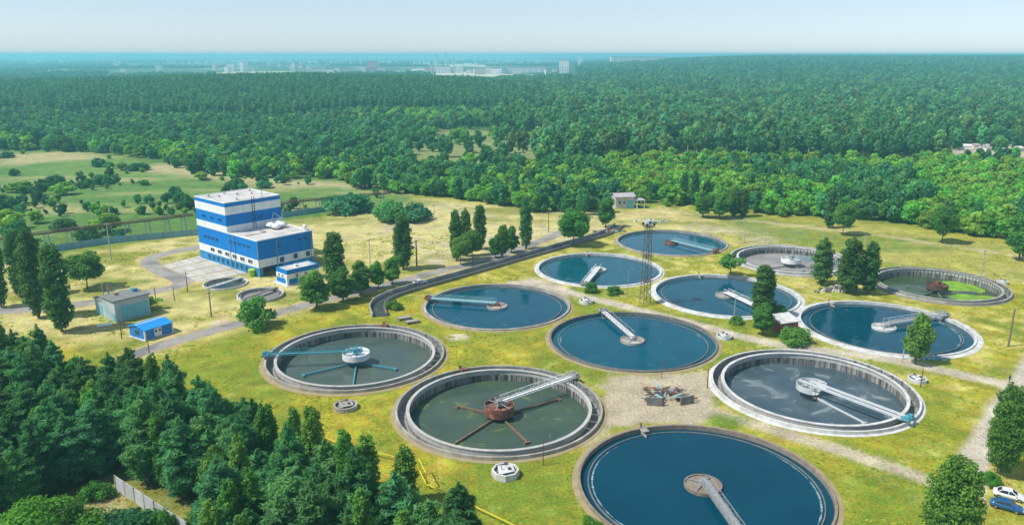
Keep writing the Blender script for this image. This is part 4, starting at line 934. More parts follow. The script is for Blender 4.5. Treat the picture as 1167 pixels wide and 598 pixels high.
# ------------------------------------------------------------------ round wells
def well(px, py, r, h, label, m, broken=False, hexa=False):
    x, y = at(px, py); t = thing('concrete_well', label, 'well', (x, y, 0), random.random(), 'concrete wells on the lawn'); n = 8 if hexa else 28
    MB().lathe([(r, -0.2), (r, h), (r - 0.35, h), (r - 0.35, 0.05)], n).build('ring', m, t)
    MB().disk(r - 0.3, h - 0.5, n).build('inside_floor', M_conc_dark, t)
    MB().prism([(-r * 0.9, -r * 0.25), (r * 0.2, -r * 0.75), (r * 0.75, 0.1), (-r * 0.1, r * 0.7)], h + 0.003, h + 0.16).build('cover_slab', M_conc_white if not broken else M_conc, t)
    MB().box((r * 0.45, r * 0.4, h + 0.15), (0.8, 0.6, 0.3), 0.4).box((r * 0.1, -r * 0.3, h + 0.3), (0.5, 0.5, 0.25), 0.9).build('hatch', M_rust if broken else M_dark, t)
    MB().tube((-r * 0.3, 0.2, h + 0.1), (-r * 0.3, 0.2, h + 1.1), 0.07).build('vent', M_steel, t)
well(576, 541, 2.3, 1.1, 'pale concrete well in front of the rust drum tank', M_conc_white, hexa=True)
well(394, 465, 2.3, 0.9, 'tan broken concrete well in front of the white drum tank', M_conc, True)
well(668, 345, 2.0, 0.9, 'white well between the two middle blue tanks beside the sandy path', M_conc_white)
well(825, 385, 1.9, 0.8, 'white well below the pale lamp post beside the sandy path', M_conc_white)
well(1045, 434, 1.9, 0.8, 'pale well right of the white walled tank', M_conc_white)
well(1142, 323, 1.6, 0.9, 'small pale well right of the duckweed tank', M_conc_white)
well(740, 254, 2.6, 1.0, 'low teal topped well behind the farthest tank', M_conc_white)
for px, py, lab in ((461, 364, 'low concrete slab on the grass near the channel mouth, rear one'), (470, 368, 'low concrete slab on the grass near the channel mouth, front one')):
    x, y = at(px, py); t = thing('concrete_slab', lab, 'slab', (x, y, 0), 0.5, 'loose concrete slabs')
    MB().box((0, 0, 0.3), (3.2, 1.5, 0.6)).build('block', M_conc_dark, t); MB().box((0.1, 0, 0.66), (3.3, 1.6, 0.12)).build('top_plate', M_conc, t)

# ------------------------------------------------------------------ scrap on the sandy yard
def scrap(px, py, rz, label, seed):
    r = random.Random(seed); x, y = at(px, py); t = thing('scrap_heap', label, 'scrap heap', (x, y, 0), rz, 'scrap heaps on the sandy yard')
    MB().box((0, -3.6, 0.85), (3.0, 0.4, 1.7)).build('end_slab', M_conc_dark, t)
    MB().box((0.5, -1.0, 0.3), (2.2, 4.6, 0.6)).build('base_frame', M_rust, t)
    for i in range(26):
        a = Vector((r.uniform(-1.7, 1.6), r.uniform(-3.0, 3.6), r.uniform(0.3, 1.3))); d = Vector((r.uniform(-1, 1), r.uniform(-1, 1), r.uniform(-0.25, 0.35))) * r.uniform(0.7, 1.5)
        m = r.choice((M_steel, M_conc_dark, M_rust, M_dark, M_pale_teal, M_dark, M_rust_arm)); mb = MB()
        if r.random() < 0.45: mb.tube(a - d, a + d, r.uniform(0.07, 0.22))
        else: mb.bar(a - d * 0.8, a + d * 0.8, r.uniform(0.15, 0.8), r.uniform(0.08, 0.25))
        mb.build('scrap_piece', m, t)
scrap(745, 453, R(-8), 'heap of grey scrap metal behind an upright slab, on the sandy yard', 3)
scrap(771, 452, R(22), 'heap of teal and rusty scrap behind an upright slab, on the sandy yard', 8)
def junk(px, py, n, spread, label, seed, mats, s=1.0):
    r = random.Random(seed); x, y = at(px, py); t = thing('rubble_pile', label, 'rubble', (x, y, 0), 0, 'rubble piles')
    for i in range(n):
        mb = MB(); c = (r.gauss(0, spread), r.gauss(0, spread * 0.5), r.uniform(0.1, 0.5) * s)
        mb.box(c, (r.uniform(0.5, 1.8) * s, r.uniform(0.4, 1.4) * s, r.uniform(0.3, 1.0) * s), r.uniform(0, 3), r.uniform(0.6, 1)); mb.build('lump', r.choice(mats), t)
junk(948, 330, 34, 3.6, 'grey rubble pile at the foot of the poplar trio', 4, (M_conc, M_conc_white, M_conc_dark, M_dark))
junk(690, 264, 26, 3.5, 'concrete rubble at the far end of the curved channel', 5, (M_conc, M_conc_dark, M_rust, M_conc_white))
junk(742, 252, 16, 4.0, 'teal and grey rubble behind the farthest tank', 6, (M_pale_teal, M_conc_white, M_conc))
junk(1063, 410, 10, 1.6, 'pale blue sheets and lumps beside the leafy tree at the tank rim', 9, (M_pale_teal, M_conc_white, M_teal), 0.9)
junk(572, 228, 10, 3.0, 'pale rubble at the wood edge behind the dry field', 12, (M_conc_white, M_white, M_conc), 1.4)

# ------------------------------------------------------------------ vehicles
M_tyre = mat('tyre_rubber', (0.02, 0.02, 0.02), 0.9); M_rim = mat('wheel_rim', (0.45, 0.45, 0.46), 0.4, metal=0.8)
M_lamp = mat('lamp_glass', (0.8, 0.8, 0.75), 0.2); M_tail = mat('tail_lamp', (0.4, 0.02, 0.02), 0.3)
def car_paint(name, c):
    m = mat(name, c, 0.25, tuple(min(1, v * 0.93) for v in c), 1.0); m.node_tree.nodes['Principled BSDF'].inputs['Coat Weight'].default_value = 0.6; return m
def car(p0, p1, label, paint, name='parked_car', ln=4.4):
    a, b = np.array(at(*p0)), np.array(at(*p1)); c = (a + b) / 2; rz = math.atan2(b[1] - a[1], b[0] - a[0])
    t = thing(name, label, 'car', (c[0], c[1], float(ground_z(c[0], c[1])) + 0.02), rz, 'parked cars'); h = ln / 2; W = 0.86
    secs = [(-h, 0.42, 0.78, 0.70), (-h + 0.12, 0.30, 0.92, 0.80), (-h + 0.7, 0.26, 0.97, W), (-0.4, 0.24, 0.94, W), (h - 1.3, 0.24, 0.93, W), (h - 0.5, 0.26, 0.84, 0.83), (h - 0.1, 0.30, 0.70, 0.76), (h, 0.40, 0.58, 0.66)]
    rings = []
    for x, z0, z1, wv in secs: rings.append([(x, -wv * 0.94, z0), (x, -wv, (z0 + z1) / 2), (x, -wv * 0.93, z1 - 0.05), (x, -wv * 0.75, z1), (x, wv * 0.75, z1), (x, wv * 0.93, z1 - 0.05), (x, wv, (z0 + z1) / 2), (x, wv * 0.94, z0)])
    body = MB().loft(rings).build('body', paint, t, smooth=True)
    cab = [(-h + 0.55, 0.93, 0.75), (-h + 1.15, 1.38, 0.62), (-0.1, 1.44, 0.62), (0.35, 1.40, 0.61), (h - 1.15, 0.92, 0.74)]
    def ring(x, z, wv): return [(x, -0.76, 0.88), (x, -wv, z), (x, wv, z), (x, 0.76, 0.88)]
    MB().loft([ring(*q) for q in cab]).build('windows', M_glass, t)
    r0 = [[(x, -wv - 0.015, z - 0.02), (x, -wv + 0.03, z + 0.03), (x, wv - 0.03, z + 0.03), (x, wv + 0.015, z - 0.02)] for x, z, wv in cab[1:4]]
    MB().loft(r0).build('roof', paint, t)
    mb = MB()
    for s in (-1, 1):
        for (x1, z1, w1), (x2, z2, w2) in ((cab[0], cab[1]), (cab[4], cab[3])): mb.bar((x1, s * 0.765, 0.92), (x2, s * (w2 + 0.012), z2), 0.10)
        mb.bar((-0.15, s * 0.79, 0.9), (-0.15, s * 0.635, 1.42), 0.09)
    mb.build('pillars', paint, t)
    for x in (-h + 0.85, h - 0.85):
        for s in (-1, 1):
            y = s * 0.78; o = MB().tube((x, y - 0.1, 0.31), (x, y + 0.1, 0.31), 0.31, n=18).build('tyre', M_tyre, t); MB().tube((x, y - 0.11, 0.31), (x, y + 0.11, 0.31), 0.19, n=12).build('rim', M_rim, o)
    for s in (-1, 1):
        MB().box((h - 0.07, s * 0.52, 0.60), (0.16, 0.3, 0.14)).build('headlight', M_lamp, t); MB().box((-h + 0.05, s * 0.58, 0.72), (0.12, 0.26, 0.16)).build('tail_light', M_tail, t)
        MB().box((h - 1.35, s * 0.93, 1.0), (0.14, 0.16, 0.12)).build('mirror', paint, t)
    MB().box((0, 0, 0.3), (ln - 0.3, 1.4, 0.14)).build('underbody', M_dark, t)
    return t
car((1131.5, 562.5), (1168, 571.5), 'white saloon car parked behind the blue one', car_paint('white_car_paint', (0.80, 0.81, 0.82)))
car((1129, 574.5), (1164.5, 584.5), 'blue car parked in front of the white saloon', car_paint('blue_car_paint', (0.01, 0.10, 0.26)))
car((468, 326), (489, 321.5), 'white car beside the curved channel', car_paint('pale_car_paint', (0.72, 0.76, 0.78)))
car((1162, 478), (1190, 486), 'silver car half hidden behind the broad tree at the path', car_paint('silver_car_paint', (0.45, 0.50, 0.58)))

# ------------------------------------------------------------------ person on the path
px_, py_ = at(1150, 435.5)
pr = thing('person', 'person in dark blue clothes walking on the sandy path', 'person', (px_, py_, 0), R(200))
def skin_mesh(name, verts, edges, radii, m, parent, sub=2, root=0):
    me = bpy.data.meshes.new(name); me.from_pydata(verts, edges, []); me.update(); o = bpy.data.objects.new(name, me); COL.objects.link(o); o.parent = parent
    o.modifiers.new('skin', 'SKIN'); 
    if not me.skin_vertices: me.attributes  # layer is made by the modifier
    sv = me.skin_vertices[0].data if me.skin_vertices else None
    if sv:
        for i, r_ in enumerate(radii): sv[i].radius = r_ if isinstance(r_, tuple) else (r_, r_); sv[i].use_root = (i == root)
    s = o.modifiers.new('sub', 'SUBSURF'); s.levels = sub; s.render_levels = sub; me.materials.append(m); return o
V = [(0, 0, 0.95), (0, 0.01, 1.15), (0, 0, 1.40), (0, 0, 1.50), (0, 0.02, 1.56), (0, 0.03, 1.66), (0, 0.03, 1.74),
     (0.10, 0, 0.90), (0.11, 0.10, 0.50), (0.11, 0.02, 0.09), (0.11, 0.16, 0.04), (-0.10, 0, 0.90), (-0.11, 0.02, 0.50), (-0.11, -0.22, 0.12), (-0.11, -0.10, 0.04),
     (0.19, 0, 1.41), (0.25, -0.06, 1.13), (0.26, 0.06, 0.90), (0.26, 0.10, 0.80), (-0.19, 0, 1.41), (-0.25, 0.06, 1.13), (-0.26, 0.18, 0.92), (-0.26, 0.22, 0.83)]
Ed = [(0, 1), (1, 2), (2, 3), (3, 4), (4, 5), (5, 6), (0, 7), (7, 8), (8, 9), (9, 10), (0, 11), (11, 12), (12, 13), (13, 14), (2, 15), (15, 16), (16, 17), (17, 18), (2, 19), (19, 20), (20, 21), (21, 22)]
Ra = [(0.16, 0.11), (0.15, 0.11), (0.17, 0.11), 0.06, 0.06, (0.09, 0.11), (0.07, 0.09), 0.095, 0.065, 0.045, 0.035, 0.095, 0.065, 0.045, 0.035, 0.07, 0.05, 0.035, 0.03, 0.07, 0.05, 0.035, 0.03]
pm = bpy.data.materials.new('person_clothes'); pm.use_nodes = True; n = pm.node_tree.nodes; l = pm.node_tree.links
tc = n.new('ShaderNodeTexCoord'); sx = n.new('ShaderNodeSeparateXYZ'); l.new(tc.outputs['Object'], sx.inputs[0])
mr = n.new('ShaderNodeMapRange'); mr.inputs[2].default_value = 1.8; l.new(sx.outputs['Z'], mr.inputs[0]); cr = n.new('ShaderNodeValToRGB'); cr.color_ramp.interpolation = 'CONSTANT'
els = cr.color_ramp.elements; els[0].position = 0; els[0].color = (0.03, 0.03, 0.03, 1); els[1].position = 0.06; els[1].color = (0.02, 0.03, 0.07, 1)
for p_, c in ((0.53, (0.02, 0.05, 0.14)), (0.835, (0.42, 0.25, 0.18))): e = els.new(p_); e.color = (*c, 1)
l.new(mr.outputs[0], cr.inputs[0]); l.new(cr.outputs[0], n['Principled BSDF'].inputs['Base Color'])
skin_mesh('body', V, Ed, Ra, pm, pr)
MB().lathe([(0.105, 1.66), (0.112, 1.72), (0.09, 1.80), (0.02, 1.83)], 14, c=(0, 0.01), closed=False).build('hair', M_dark, pr, smooth=True)

# ------------------------------------------------------------------ trees: prototype meshes
L_poplar = leaf_mat('poplar_leaves', (0.040, 0.110, 0.035), (0.095, 0.200, 0.050), 0.18, 0.015)
L_broad = leaf_mat('broad_leaves', (0.050, 0.135, 0.030), (0.120, 0.250, 0.045), 0.22, 0.02)
L_pine = leaf_mat('pine_needles', (0.035, 0.120, 0.046), (0.095, 0.240, 0.080), 0.28, 0.03, 0.36)
L_scrub = leaf_mat('scrub_leaves', (0.080, 0.205, 0.028), (0.175, 0.350, 0.048), 0.28, 0.03)
L_bright = leaf_mat('bright_leaves', (0.050, 0.160, 0.022), (0.110, 0.270, 0.035), 0.12, 0.015)
L_dark = leaf_mat('dark_wood_leaves', (0.025, 0.120, 0.045), (0.080, 0.220, 0.070), 0.40, 0.035)
L_mixed = leaf_mat('mixed_wood_leaves', (0.045, 0.145, 0.055), (0.125, 0.265, 0.085), 0.50, 0.05)
M_bark = mat('bark', (0.10, 0.075, 0.055), 0.95, (0.17, 0.14, 0.11), 2.0, stretch=(1, 1, 0.3))
M_birch = mat('birch_bark', (0.55, 0.54, 0.50), 0.9, (0.16, 0.15, 0.14), 2.0, stretch=(1, 1, 2.0), lo=0.5, hi=0.7)

def cards(P, N, size, rng, elong=1.0, tilt=0.6, wid=0.62):
    """diamond leaf sprays at points P facing roughly N"""
    n = len(P); N = N + tilt * rng.normal(size=(n, 3)); N /= np.linalg.norm(N, axis=1, keepdims=True) + 1e-9
    A = rng.normal(size=(n, 3)); T = np.cross(N, A); T /= np.linalg.norm(T, axis=1, keepdims=True) + 1e-9; B = np.cross(N, T)
    s = size * rng.uniform(0.6, 1.35, (n, 1)); q = rng.uniform(-0.25, 0.25, (n, 1))
    bend = N * s * 0.25
    V = np.stack([P + T * s * elong - bend, P + B * s * wid + T * s * q, P - T * s * elong - bend, P - B * s * wid - T * s * q], 1).reshape(-1, 3)
    F = np.arange(4 * n).reshape(n, 4); return V, F
def crown(name, blobs, n, size, m, seed, elong=1.0, tilt=0.55, inner=0.55, wid=0.62):
    """blobs: (centre, radii) lumps; leaves lie in the outer shell of each lump and are dropped where buried deep in others"""
    rng = np.random.default_rng(seed); C = np.array([b[0] for b in blobs], float); Rd = np.array([b[1] for b in blobs], float)
    wgt = (Rd[:, 0] * Rd[:, 1] + Rd[:, 0] * Rd[:, 2] + Rd[:, 1] * Rd[:, 2]); wgt /= wgt.sum()
    k = rng.choice(len(blobs), int(n * 2.0), p=wgt); d = rng.normal(size=(len(k), 3)); d /= np.linalg.norm(d, axis=1, keepdims=True)
    rr = 1 - (1 - inner) * rng.random((len(k), 1)) ** 1.6 + 0.12 * np.maximum(0, rng.normal(size=(len(k), 1)))
    P = C[k] + d * Rd[k] * rr
    dep = np.full(len(P), 9.0)
    for c, r in zip(C, Rd): dep = np.minimum(dep, np.linalg.norm((P - c) / r, axis=1))
    keep = np.where(dep > inner * 0.92)[0][:n]; P = P[keep]; N = d[keep] / Rd[k[keep]]; N /= np.linalg.norm(N, axis=1, keepdims=True); N[:, 2] += 0.25
    lump = rng.random(len(blobs)); ti = np.clip(0.55 * lump[k[keep]] + 0.45 * rng.random(len(P)), 0, 1)
    V, F = cards(P, N, size, rng, elong, tilt, wid)
    return mesh_np(name, V, F, m, np.repeat(ti, 4))
def trunk(name, h, r, limbs, m, seed):
    rng = random.Random(seed); mb = MB(); pts = [(0, 0, -0.3)]
    for i in range(1, 6): pts.append((rng.uniform(-0.02, 0.02) * h, rng.uniform(-0.02, 0.02) * h, h * i / 5))
    for i in range(5): mb.tube(pts[i], pts[i + 1], r * (1 - 0.17 * i), r * (1 - 0.17 * (i + 1)), 7)
    for z, ln, up in limbs:
        a = rng.uniform(0, 6.28); mb.tube((0, 0, z), (ln * math.cos(a), ln * math.sin(a), z + up), r * 0.4, r * 0.12, 5)
    me = bpy.data.meshes.new(name); me.from_pydata(mb.v, [], mb.f); me.update(); me.materials.append(m); return me

def poplar_blobs(h, w_, rng, base=0.08):
    out = []; n = 44
    for i in range(n):
        t = base + (0.965 - base) * (i + 0.5) / n; prof = min(1, 0.45 + (t - base) / 0.22) * math.sqrt(max(0.03, 1 - max(0, (t - 0.55) / 0.46) ** 2.2))
        r = w_ / 2 * prof * rng.uniform(0.82, 1.08); a = i * 2.4 + rng.uniform(-0.5, 0.5); s = rng.uniform(0.40, 0.58); o = r * (1 - s)
        out.append(((o * math.cos(a), o * math.sin(a), t * h), (max(0.3, r * s), max(0.3, r * s), h * rng.uniform(0.045, 0.075))))
    return out
def broad_blobs(h, w_, rng, base=0.2, n=24):
    out = []; cz = h * (base + 1) / 2; rz = h * (1 - base) / 2
    for i in range(n):
        d = np.array([rng.gauss(0, 1), rng.gauss(0, 1), rng.gauss(0, 1)]); d /= np.linalg.norm(d); k = rng.uniform(0.35, 0.78)
        s = rng.uniform(0.20, 0.36)
        out.append(((d[0] * w_ / 2 * k, d[1] * w_ / 2 * k, cz + d[2] * rz * k), (w_ * s * 0.62, w_ * s * 0.62, rz * s * 1.0)))
    return out
def dome_blobs(h, w_, rng, n=26):
    out = []
    for i in range(n):
        k = math.sqrt(rng.random()) * 0.86; a = rng.uniform(0, 6.28); top = h * (0.86 * math.sqrt(1 - k * k)); z = top * rng.uniform(0.35, 1.0) * rng.uniform(0.8, 1.05); s = rng.uniform(0.13, 0.22)
        out.append(((k * w_ / 2 * math.cos(a), k * w_ / 2 * math.sin(a), max(0.12 * h, z)), (w_ * s, w_ * s, max(h * 0.14, w_ * s * 0.7 * min(1, h / w_ * 1.6)))))
    return out
def pine_blobs(h, w_, rng, base=0.14):
    out = []; lay = 15
    for i in range(lay):
        q = i / (lay - 1.0); t = base + (0.985 - base) * q
        r = w_ / 2 * math.sqrt(max(0.0, 1 - q ** 2.0)) * (0.70 + 0.30 * min(1, i / 3)) + 0.12
        m = max(2, int(7 * r / (w_ / 2)) + 1)
        for j in range(m):
            a = 2 * math.pi * (j + rng.uniform(-0.4, 0.4)) / m + i * 1.1; k = r * rng.uniform(0.45, 1.12); s = rng.uniform(0.7, 1.2)
            out.append(((k * 0.74 * math.cos(a), k * 0.74 * math.sin(a), h * t + rng.uniform(-0.4, 0.4) - 0.06 * k), (0.27 * r * s + 0.2, 0.27 * r * s + 0.2, h * 0.032 * s)))
        out.append(((0, 0, h * t), (0.30 * r + 0.12, 0.30 * r + 0.12, h * 0.05)))
    return out
PROTO = {}
def proto(kind, h, w_, mk, n, size, m, seeds, tr, elong=1.0, bark=M_bark, tilt=0.55, wid=0.62):
    L = []
    for s in seeds:
        rng = random.Random(s * 31 + 5)
        L.append((crown(kind + '_crown', mk(rng), n, size, m, s, elong, tilt, 0.5, wid), trunk(kind + '_trunk', h * tr, max(0.12, h * 0.016), [(h * (0.2 + 0.12 * q), w_ * 0.3, h * 0.14) for q in range(4)], bark, s), h, w_))
    PROTO[kind] = L
proto('poplar', 15, 4.2, lambda r: poplar_blobs(15, 4.2, r), 6000, 0.24, L_poplar, (1, 2, 3, 4), 0.8)
proto('broad', 10, 8, lambda r: broad_blobs(10, 8, r), 7500, 0.27, L_broad, (5, 6, 7, 8), 0.6)
proto('wispy', 9, 6, lambda r: broad_blobs(9, 6, r, 0.15, 13), 1100, 0.34, L_broad, (9, 10), 0.8)
proto('pine', 14, 6.4, lambda r: pine_blobs(14, 6.4, r), 9500, 0.24, L_pine, (11, 12, 13, 14, 15), 0.95, 1.7, tilt=0.75, wid=0.40)
proto('leafy', 13, 5.6, lambda r: poplar_blobs(13, 5.6, r, 0.15)[:18] + broad_blobs(12, 5.6, r, 0.2, 12), 7000, 0.26, L_broad, (16, 17, 18, 19), 0.8)
proto('near_leafy', 13, 7.5, lambda r: poplar_blobs(13, 7.0, r, 0.10) + broad_blobs(10.5, 7.5, r, 0.1, 8), 15000, 0.20, L_broad, (61, 62, 63), 0.8, tilt=0.7)
proto('spire', 14, 3.6, lambda r: poplar_blobs(14, 3.6, r, 0.04), 5500, 0.23, L_broad, (36, 37, 38), 0.8)
proto('mound', 5, 8.5, lambda r: dome_blobs(5, 8.5, r), 2200, 0.42, L_dark, (71, 72, 73), 0.4)
proto('bush', 3.4, 5, lambda r: dome_blobs(3.4, 5, r, 22), 2600, 0.20, L_broad, (21, 22, 23), 0.4)
proto('bright', 6, 8, lambda r: dome_blobs(6, 8, r, 34), 11000, 0.17, L_bright, (24, 25), 0.5)
proto('scrub', 9, 8.5, lambda r: broad_blobs(9, 8.5, r, 0.0, 22), 1700, 0.55, L_scrub, (26, 27, 28, 29), 0.5)
proto('dark', 11, 7.5, lambda r: broad_blobs(11, 7.5, r, 0.0, 22), 1700, 0.55, L_dark, (31, 32, 33), 0.5)
proto('dark_poplar', 14, 4.2, lambda r: poplar_blobs(14, 4.2, r, 0.05), 1500, 0.45, L_dark, (34, 35), 0.7)

TREE_N = [0]
def tree(kind, x, y, h, w_, label, group=None, name=None, cat='tree', shrub=False):
    L = PROTO[kind]; cr, tk, h0, w0 = L[TREE_N[0] % len(L)]; TREE_N[0] += 1
    names = {'poplar': 'poplar_tree', 'dark_poplar': 'poplar_tree', 'spire': 'poplar_tree', 'broad': 'broadleaf_tree', 'wispy': 'young_tree', 'pine': 'pine_tree', 'leafy': 'broadleaf_tree', 'near_leafy': 'broadleaf_tree', 'bush': 'bush', 'mound': 'bush', 'bright': 'bush', 'scrub': 'broadleaf_tree', 'dark': 'broadleaf_tree'}
    t = thing(name or names[kind], label, 'bush' if names[kind] == 'bush' else cat, (x, y, float(ground_z(x, y))), random.uniform(0, 6.28), group)
    t.scale = (w_ / w0, w_ / w0, h / h0)
    for nm, me in (('crown', cr), ('trunk', tk)):
        o = bpy.data.objects.new(nm, me); COL.objects.link(o); o.parent = t
    return t
def tree_px(kind, px, py, top, wpx, label, group=None):
    x, y = at(px, py); tree(kind, x, y, tall(px, py, top) * 1.02, wpx / px_per_m(x, y) * 1.12, label, group)

SITE = [
 ('poplar', 24, 338, 262, 20, 'pale slim poplar left of the two dark poplars'), ('poplar', 45, 362, 262, 27, 'taller dark poplar, behind its neighbour at the pump house'), ('poplar', 71, 378, 279, 29, 'dark poplar closest to the pump house'),
 ('poplar', 2, 350, 272, 18, 'poplar cut by the left edge'), ('poplar', 33, 336, 268, 16, 'slim poplar tucked behind the two dark poplars'),
 ('broad', 100, 329, 284, 40, 'round tree standing alone behind the pump house'),
 ('bush', 293, 373, 338, 38, 'round dark bushy tree beside the road and small grey tank'), ('leafy', 361, 352, 299, 32, 'tree in front of the annex at the road'),
 ('poplar', 383, 333, 265, 24, 'poplar rearmost in the roadside clump right of the annex'), ('leafy', 391, 344, 297, 27, 'leafy tree front left in the roadside clump'), ('leafy', 411, 336, 293, 24, 'leafy tree middle of the roadside clump'),
 ('leafy', 431, 329, 291, 16, 'slim tree fourth in the roadside clump'), ('leafy', 447, 324, 287, 19, 'tree at the right end of the roadside clump'), ('wispy', 172, 352, 335, 26, 'small dark shrub tree at the pump house corner'),
 ('poplar', 460, 307, 245, 21, 'tall single poplar on the dry field'), ('mound', 445, 252, 228, 34, 'wide dark field bush, left one of the pair'), ('mound', 470, 251, 229, 36, 'wide dark field bush, right one of the pair'), ('mound', 400, 241, 219, 52, 'low wide dark bush by the trestle end'),
 ('poplar', 520, 297, 240, 15, 'poplar at the back left of the roadside group of five'), ('poplar', 531, 292, 239, 13, 'second slim poplar in the roadside group of five'), ('poplar', 547, 284, 234, 15, 'tallest poplar of the roadside group of five'),
 ('broad', 525, 302, 266, 22, 'round leafy tree in front of the roadside poplars, left'), ('broad', 539, 300, 261, 22, 'round leafy tree in front of the roadside poplars, right'),
 ('leafy', 565, 294, 262, 15, 'small leafy tree, left of the roadside three'), ('leafy', 573, 294, 252, 15, 'small leafy tree, middle of the roadside three'), ('leafy', 583, 288, 252, 17, 'small leafy tree, right of the roadside three'),
 ('poplar', 599, 284, 223, 14, 'slim tall poplar beside the road before the big round tree'), ('broad', 653, 280, 236, 37, 'big round tree at the end of the curved channel'), ('leafy', 690, 259, 221, 18, 'dark tree in front of the pale house'),
 ('leafy', 801, 248, 213, 19, 'dark rounded tree, first of the four by the wood'), ('leafy', 820, 249, 209, 23, 'pale rounded tree, second of the four by the wood'), ('poplar', 836, 247, 214, 11, 'slim tree, third of the four by the wood'), ('poplar', 846, 247, 215, 13, 'slim dark tree, last of the four by the wood'),
 ('broad', 960, 268, 226, 25, 'pale broad tree at the field edge'), ('dark_poplar', 945, 260, 214, 11, 'narrow dark tree at the field edge'), ('broad', 1073, 277, 230, 30, 'round dark tree with pale trunk on the field'), ('leafy', 1161, 297, 236, 27, 'dark tree at the right edge on the field'),
 ('poplar', 935, 324, 273, 22, 'poplar standing apart, left of the trio'), ('poplar', 967, 334, 272, 27, 'broadest poplar of the trio, in the middle'), ('poplar', 989, 335, 277, 20, 'poplar right of the trio by the duckweed tank'),
 ('poplar', 868, 362, 303, 26, 'dark upper poplar of the double poplar beside the brick hut'), ('leafy', 869, 381, 339, 25, 'lighter front tree of the double poplar beside the brick hut'), ('leafy', 1043, 414, 351, 28, 'leafy tree standing before the poplar reflections tank'),
 ('wispy', 832, 314, 284, 30, 'thin wispy tree between the tanks'), ('bush', 907, 391, 371, 32, 'green bush right of the brick hut'), ('bush', 888, 362, 346, 18, 'bush behind the brick hut roof'), ('bush', 839, 369, 357, 12, 'small bush at the lamp post'), ('bush', 673, 333, 320, 14, 'small bush at the front rim of the white bridge tank'), ('bush', 699, 335, 326, 18, 'low dark shrub at the white bridge tank rim'),
 ('bush', 450, 352, 340, 16, 'low bush inside the bend of the channel'), ('spire', 420, 580, 499, 30, 'dark columnar tree at the wood edge, left of two on the lawn'), ('spire', 463, 575, 510, 27, 'columnar tree standing clear of the wood on the lawn'),
 ('pine', 524, 622, 552, 44, 'pine nearest the bottom edge right of the wood'), ('bright', 674, 618, 589, 34, 'bush at the bottom edge by the largest tank'), ('near_leafy', 1140, 541, 440, 41, 'broad dark tree beside the path at the right edge'), ('near_leafy', 1203, 527, 482, 40, 'dark tree cut by the right edge above the cars'),
 ('near_leafy', 1079, 632, 524, 64, 'large leafy tree at the bottom right beside the path'), ('bright', 1127, 553, 534, 20, 'bright small bush at the foot of the broad path tree'), ('bright', 60, 628, 563, 96, 'bright green bush at the bottom left clearing'),
 ('bush', 186, 608, 578, 26, 'bush at the end of the pale panel fence'), ('bush', 222, 606, 580, 24, 'bush right of the pale panel fence'), ('bush', 112, 566, 546, 30, 'shrub at the near end of the pale panel fence'), ('mound', 150, 612, 584, 60, 'low dark shrub in front of the pale panel fence'), ('bush', 22, 560, 545, 30, 'dark shrub left of the bright green bush')]
for s in SITE: tree_px(*s)

MEADOW = [(26, 219, 207, 30), (51, 215, 207, 12), (64, 212, 199, 18), (72, 222, 208, 22), (116, 210, 198, 19), (94, 214, 206, 15), (164, 211, 204, 12), (200, 226, 211, 14), (207, 233, 219, 14), (140, 194, 185, 14), (158, 194, 185, 22), (112, 190, 180, 14), (125, 192, 184, 10),
          (73, 262, 248, 24), (101, 276, 258, 24), (122, 265, 243, 30), (136, 273, 262, 12), (270, 215, 203, 18), (10, 262, 236, 26), (22, 276, 250, 24), (5, 240, 222, 22), (40, 255, 240, 18), (8, 180, 172, 14), (16, 200, 192, 10), (230, 205, 196, 16), (300, 214, 205, 16)]
for i, (px, py, tp, wp) in enumerate(MEADOW):
    x, y = at(px, py); tree('mound' if i % 3 else 'scrub', x, y, tall(px, py, tp) * 1.05, wp / px_per_m(x, y) * 1.15, 'dark green bush scattered over the meadow beyond the pipe trestle', 'meadow bushes', name='meadow_bush', cat='bush')

# foreground wood in the lower left corner
WOOD = [(-150, 424), (0, 430), (110, 470), (200, 492), (240, 507), (300, 530), (345, 546), (400, 585), (470, 625), (520, 680), (520, 760), (250, 760), (246, 590), (205, 566), (140, 533), (60, 560), (30, 590), (-150, 620)]
woodg = gp(WOOD); taken = []
rr = random.Random(5); xs = [p[0] for p in woodg]; ys = [p[1] for p in woodg]; tries = 0; NW = 0
for s in SITE: taken.append(at(s[1], s[2])) if s[2] > 500 and s[1] < 560 else None
cand = []
while tries < 12000:
    tries += 1; x, y = rr.uniform(min(xs), max(xs)), rr.uniform(min(ys), max(ys))
    if not inpoly(np.array(x), np.array(y), woodg): continue
    if min((math.hypot(x - a, y - b) for a, b in taken), default=9) < 3.4: continue
    if pix(x, y)[0] < -70: continue
    taken.append((x, y)); cand.append((x, y))
for x, y in cand[:175]:
    k = rr.random(); qx, qy = pix(x, y)
    if k < (0.82 if qx < 230 else 0.62): tree('pine', x, y, rr.uniform(10, 15.5), rr.uniform(5.8, 8.4), 'dark green pine packed in the dense wood beside the pale panel fence', 'pines of the bottom left wood')
    elif k < 0.86: tree('spire', x, y, rr.uniform(10.5, 15.5), rr.uniform(2.8, 4.0), 'slim light green poplar spire among the pines beside the pale panel fence', 'poplar spires of the bottom left wood')
    else: tree('leafy', x, y, rr.uniform(9, 13.5), rr.uniform(4.2, 6.0), 'lighter leafy tree growing among the pines beside the pale panel fence', 'leafy trees of the bottom left wood')

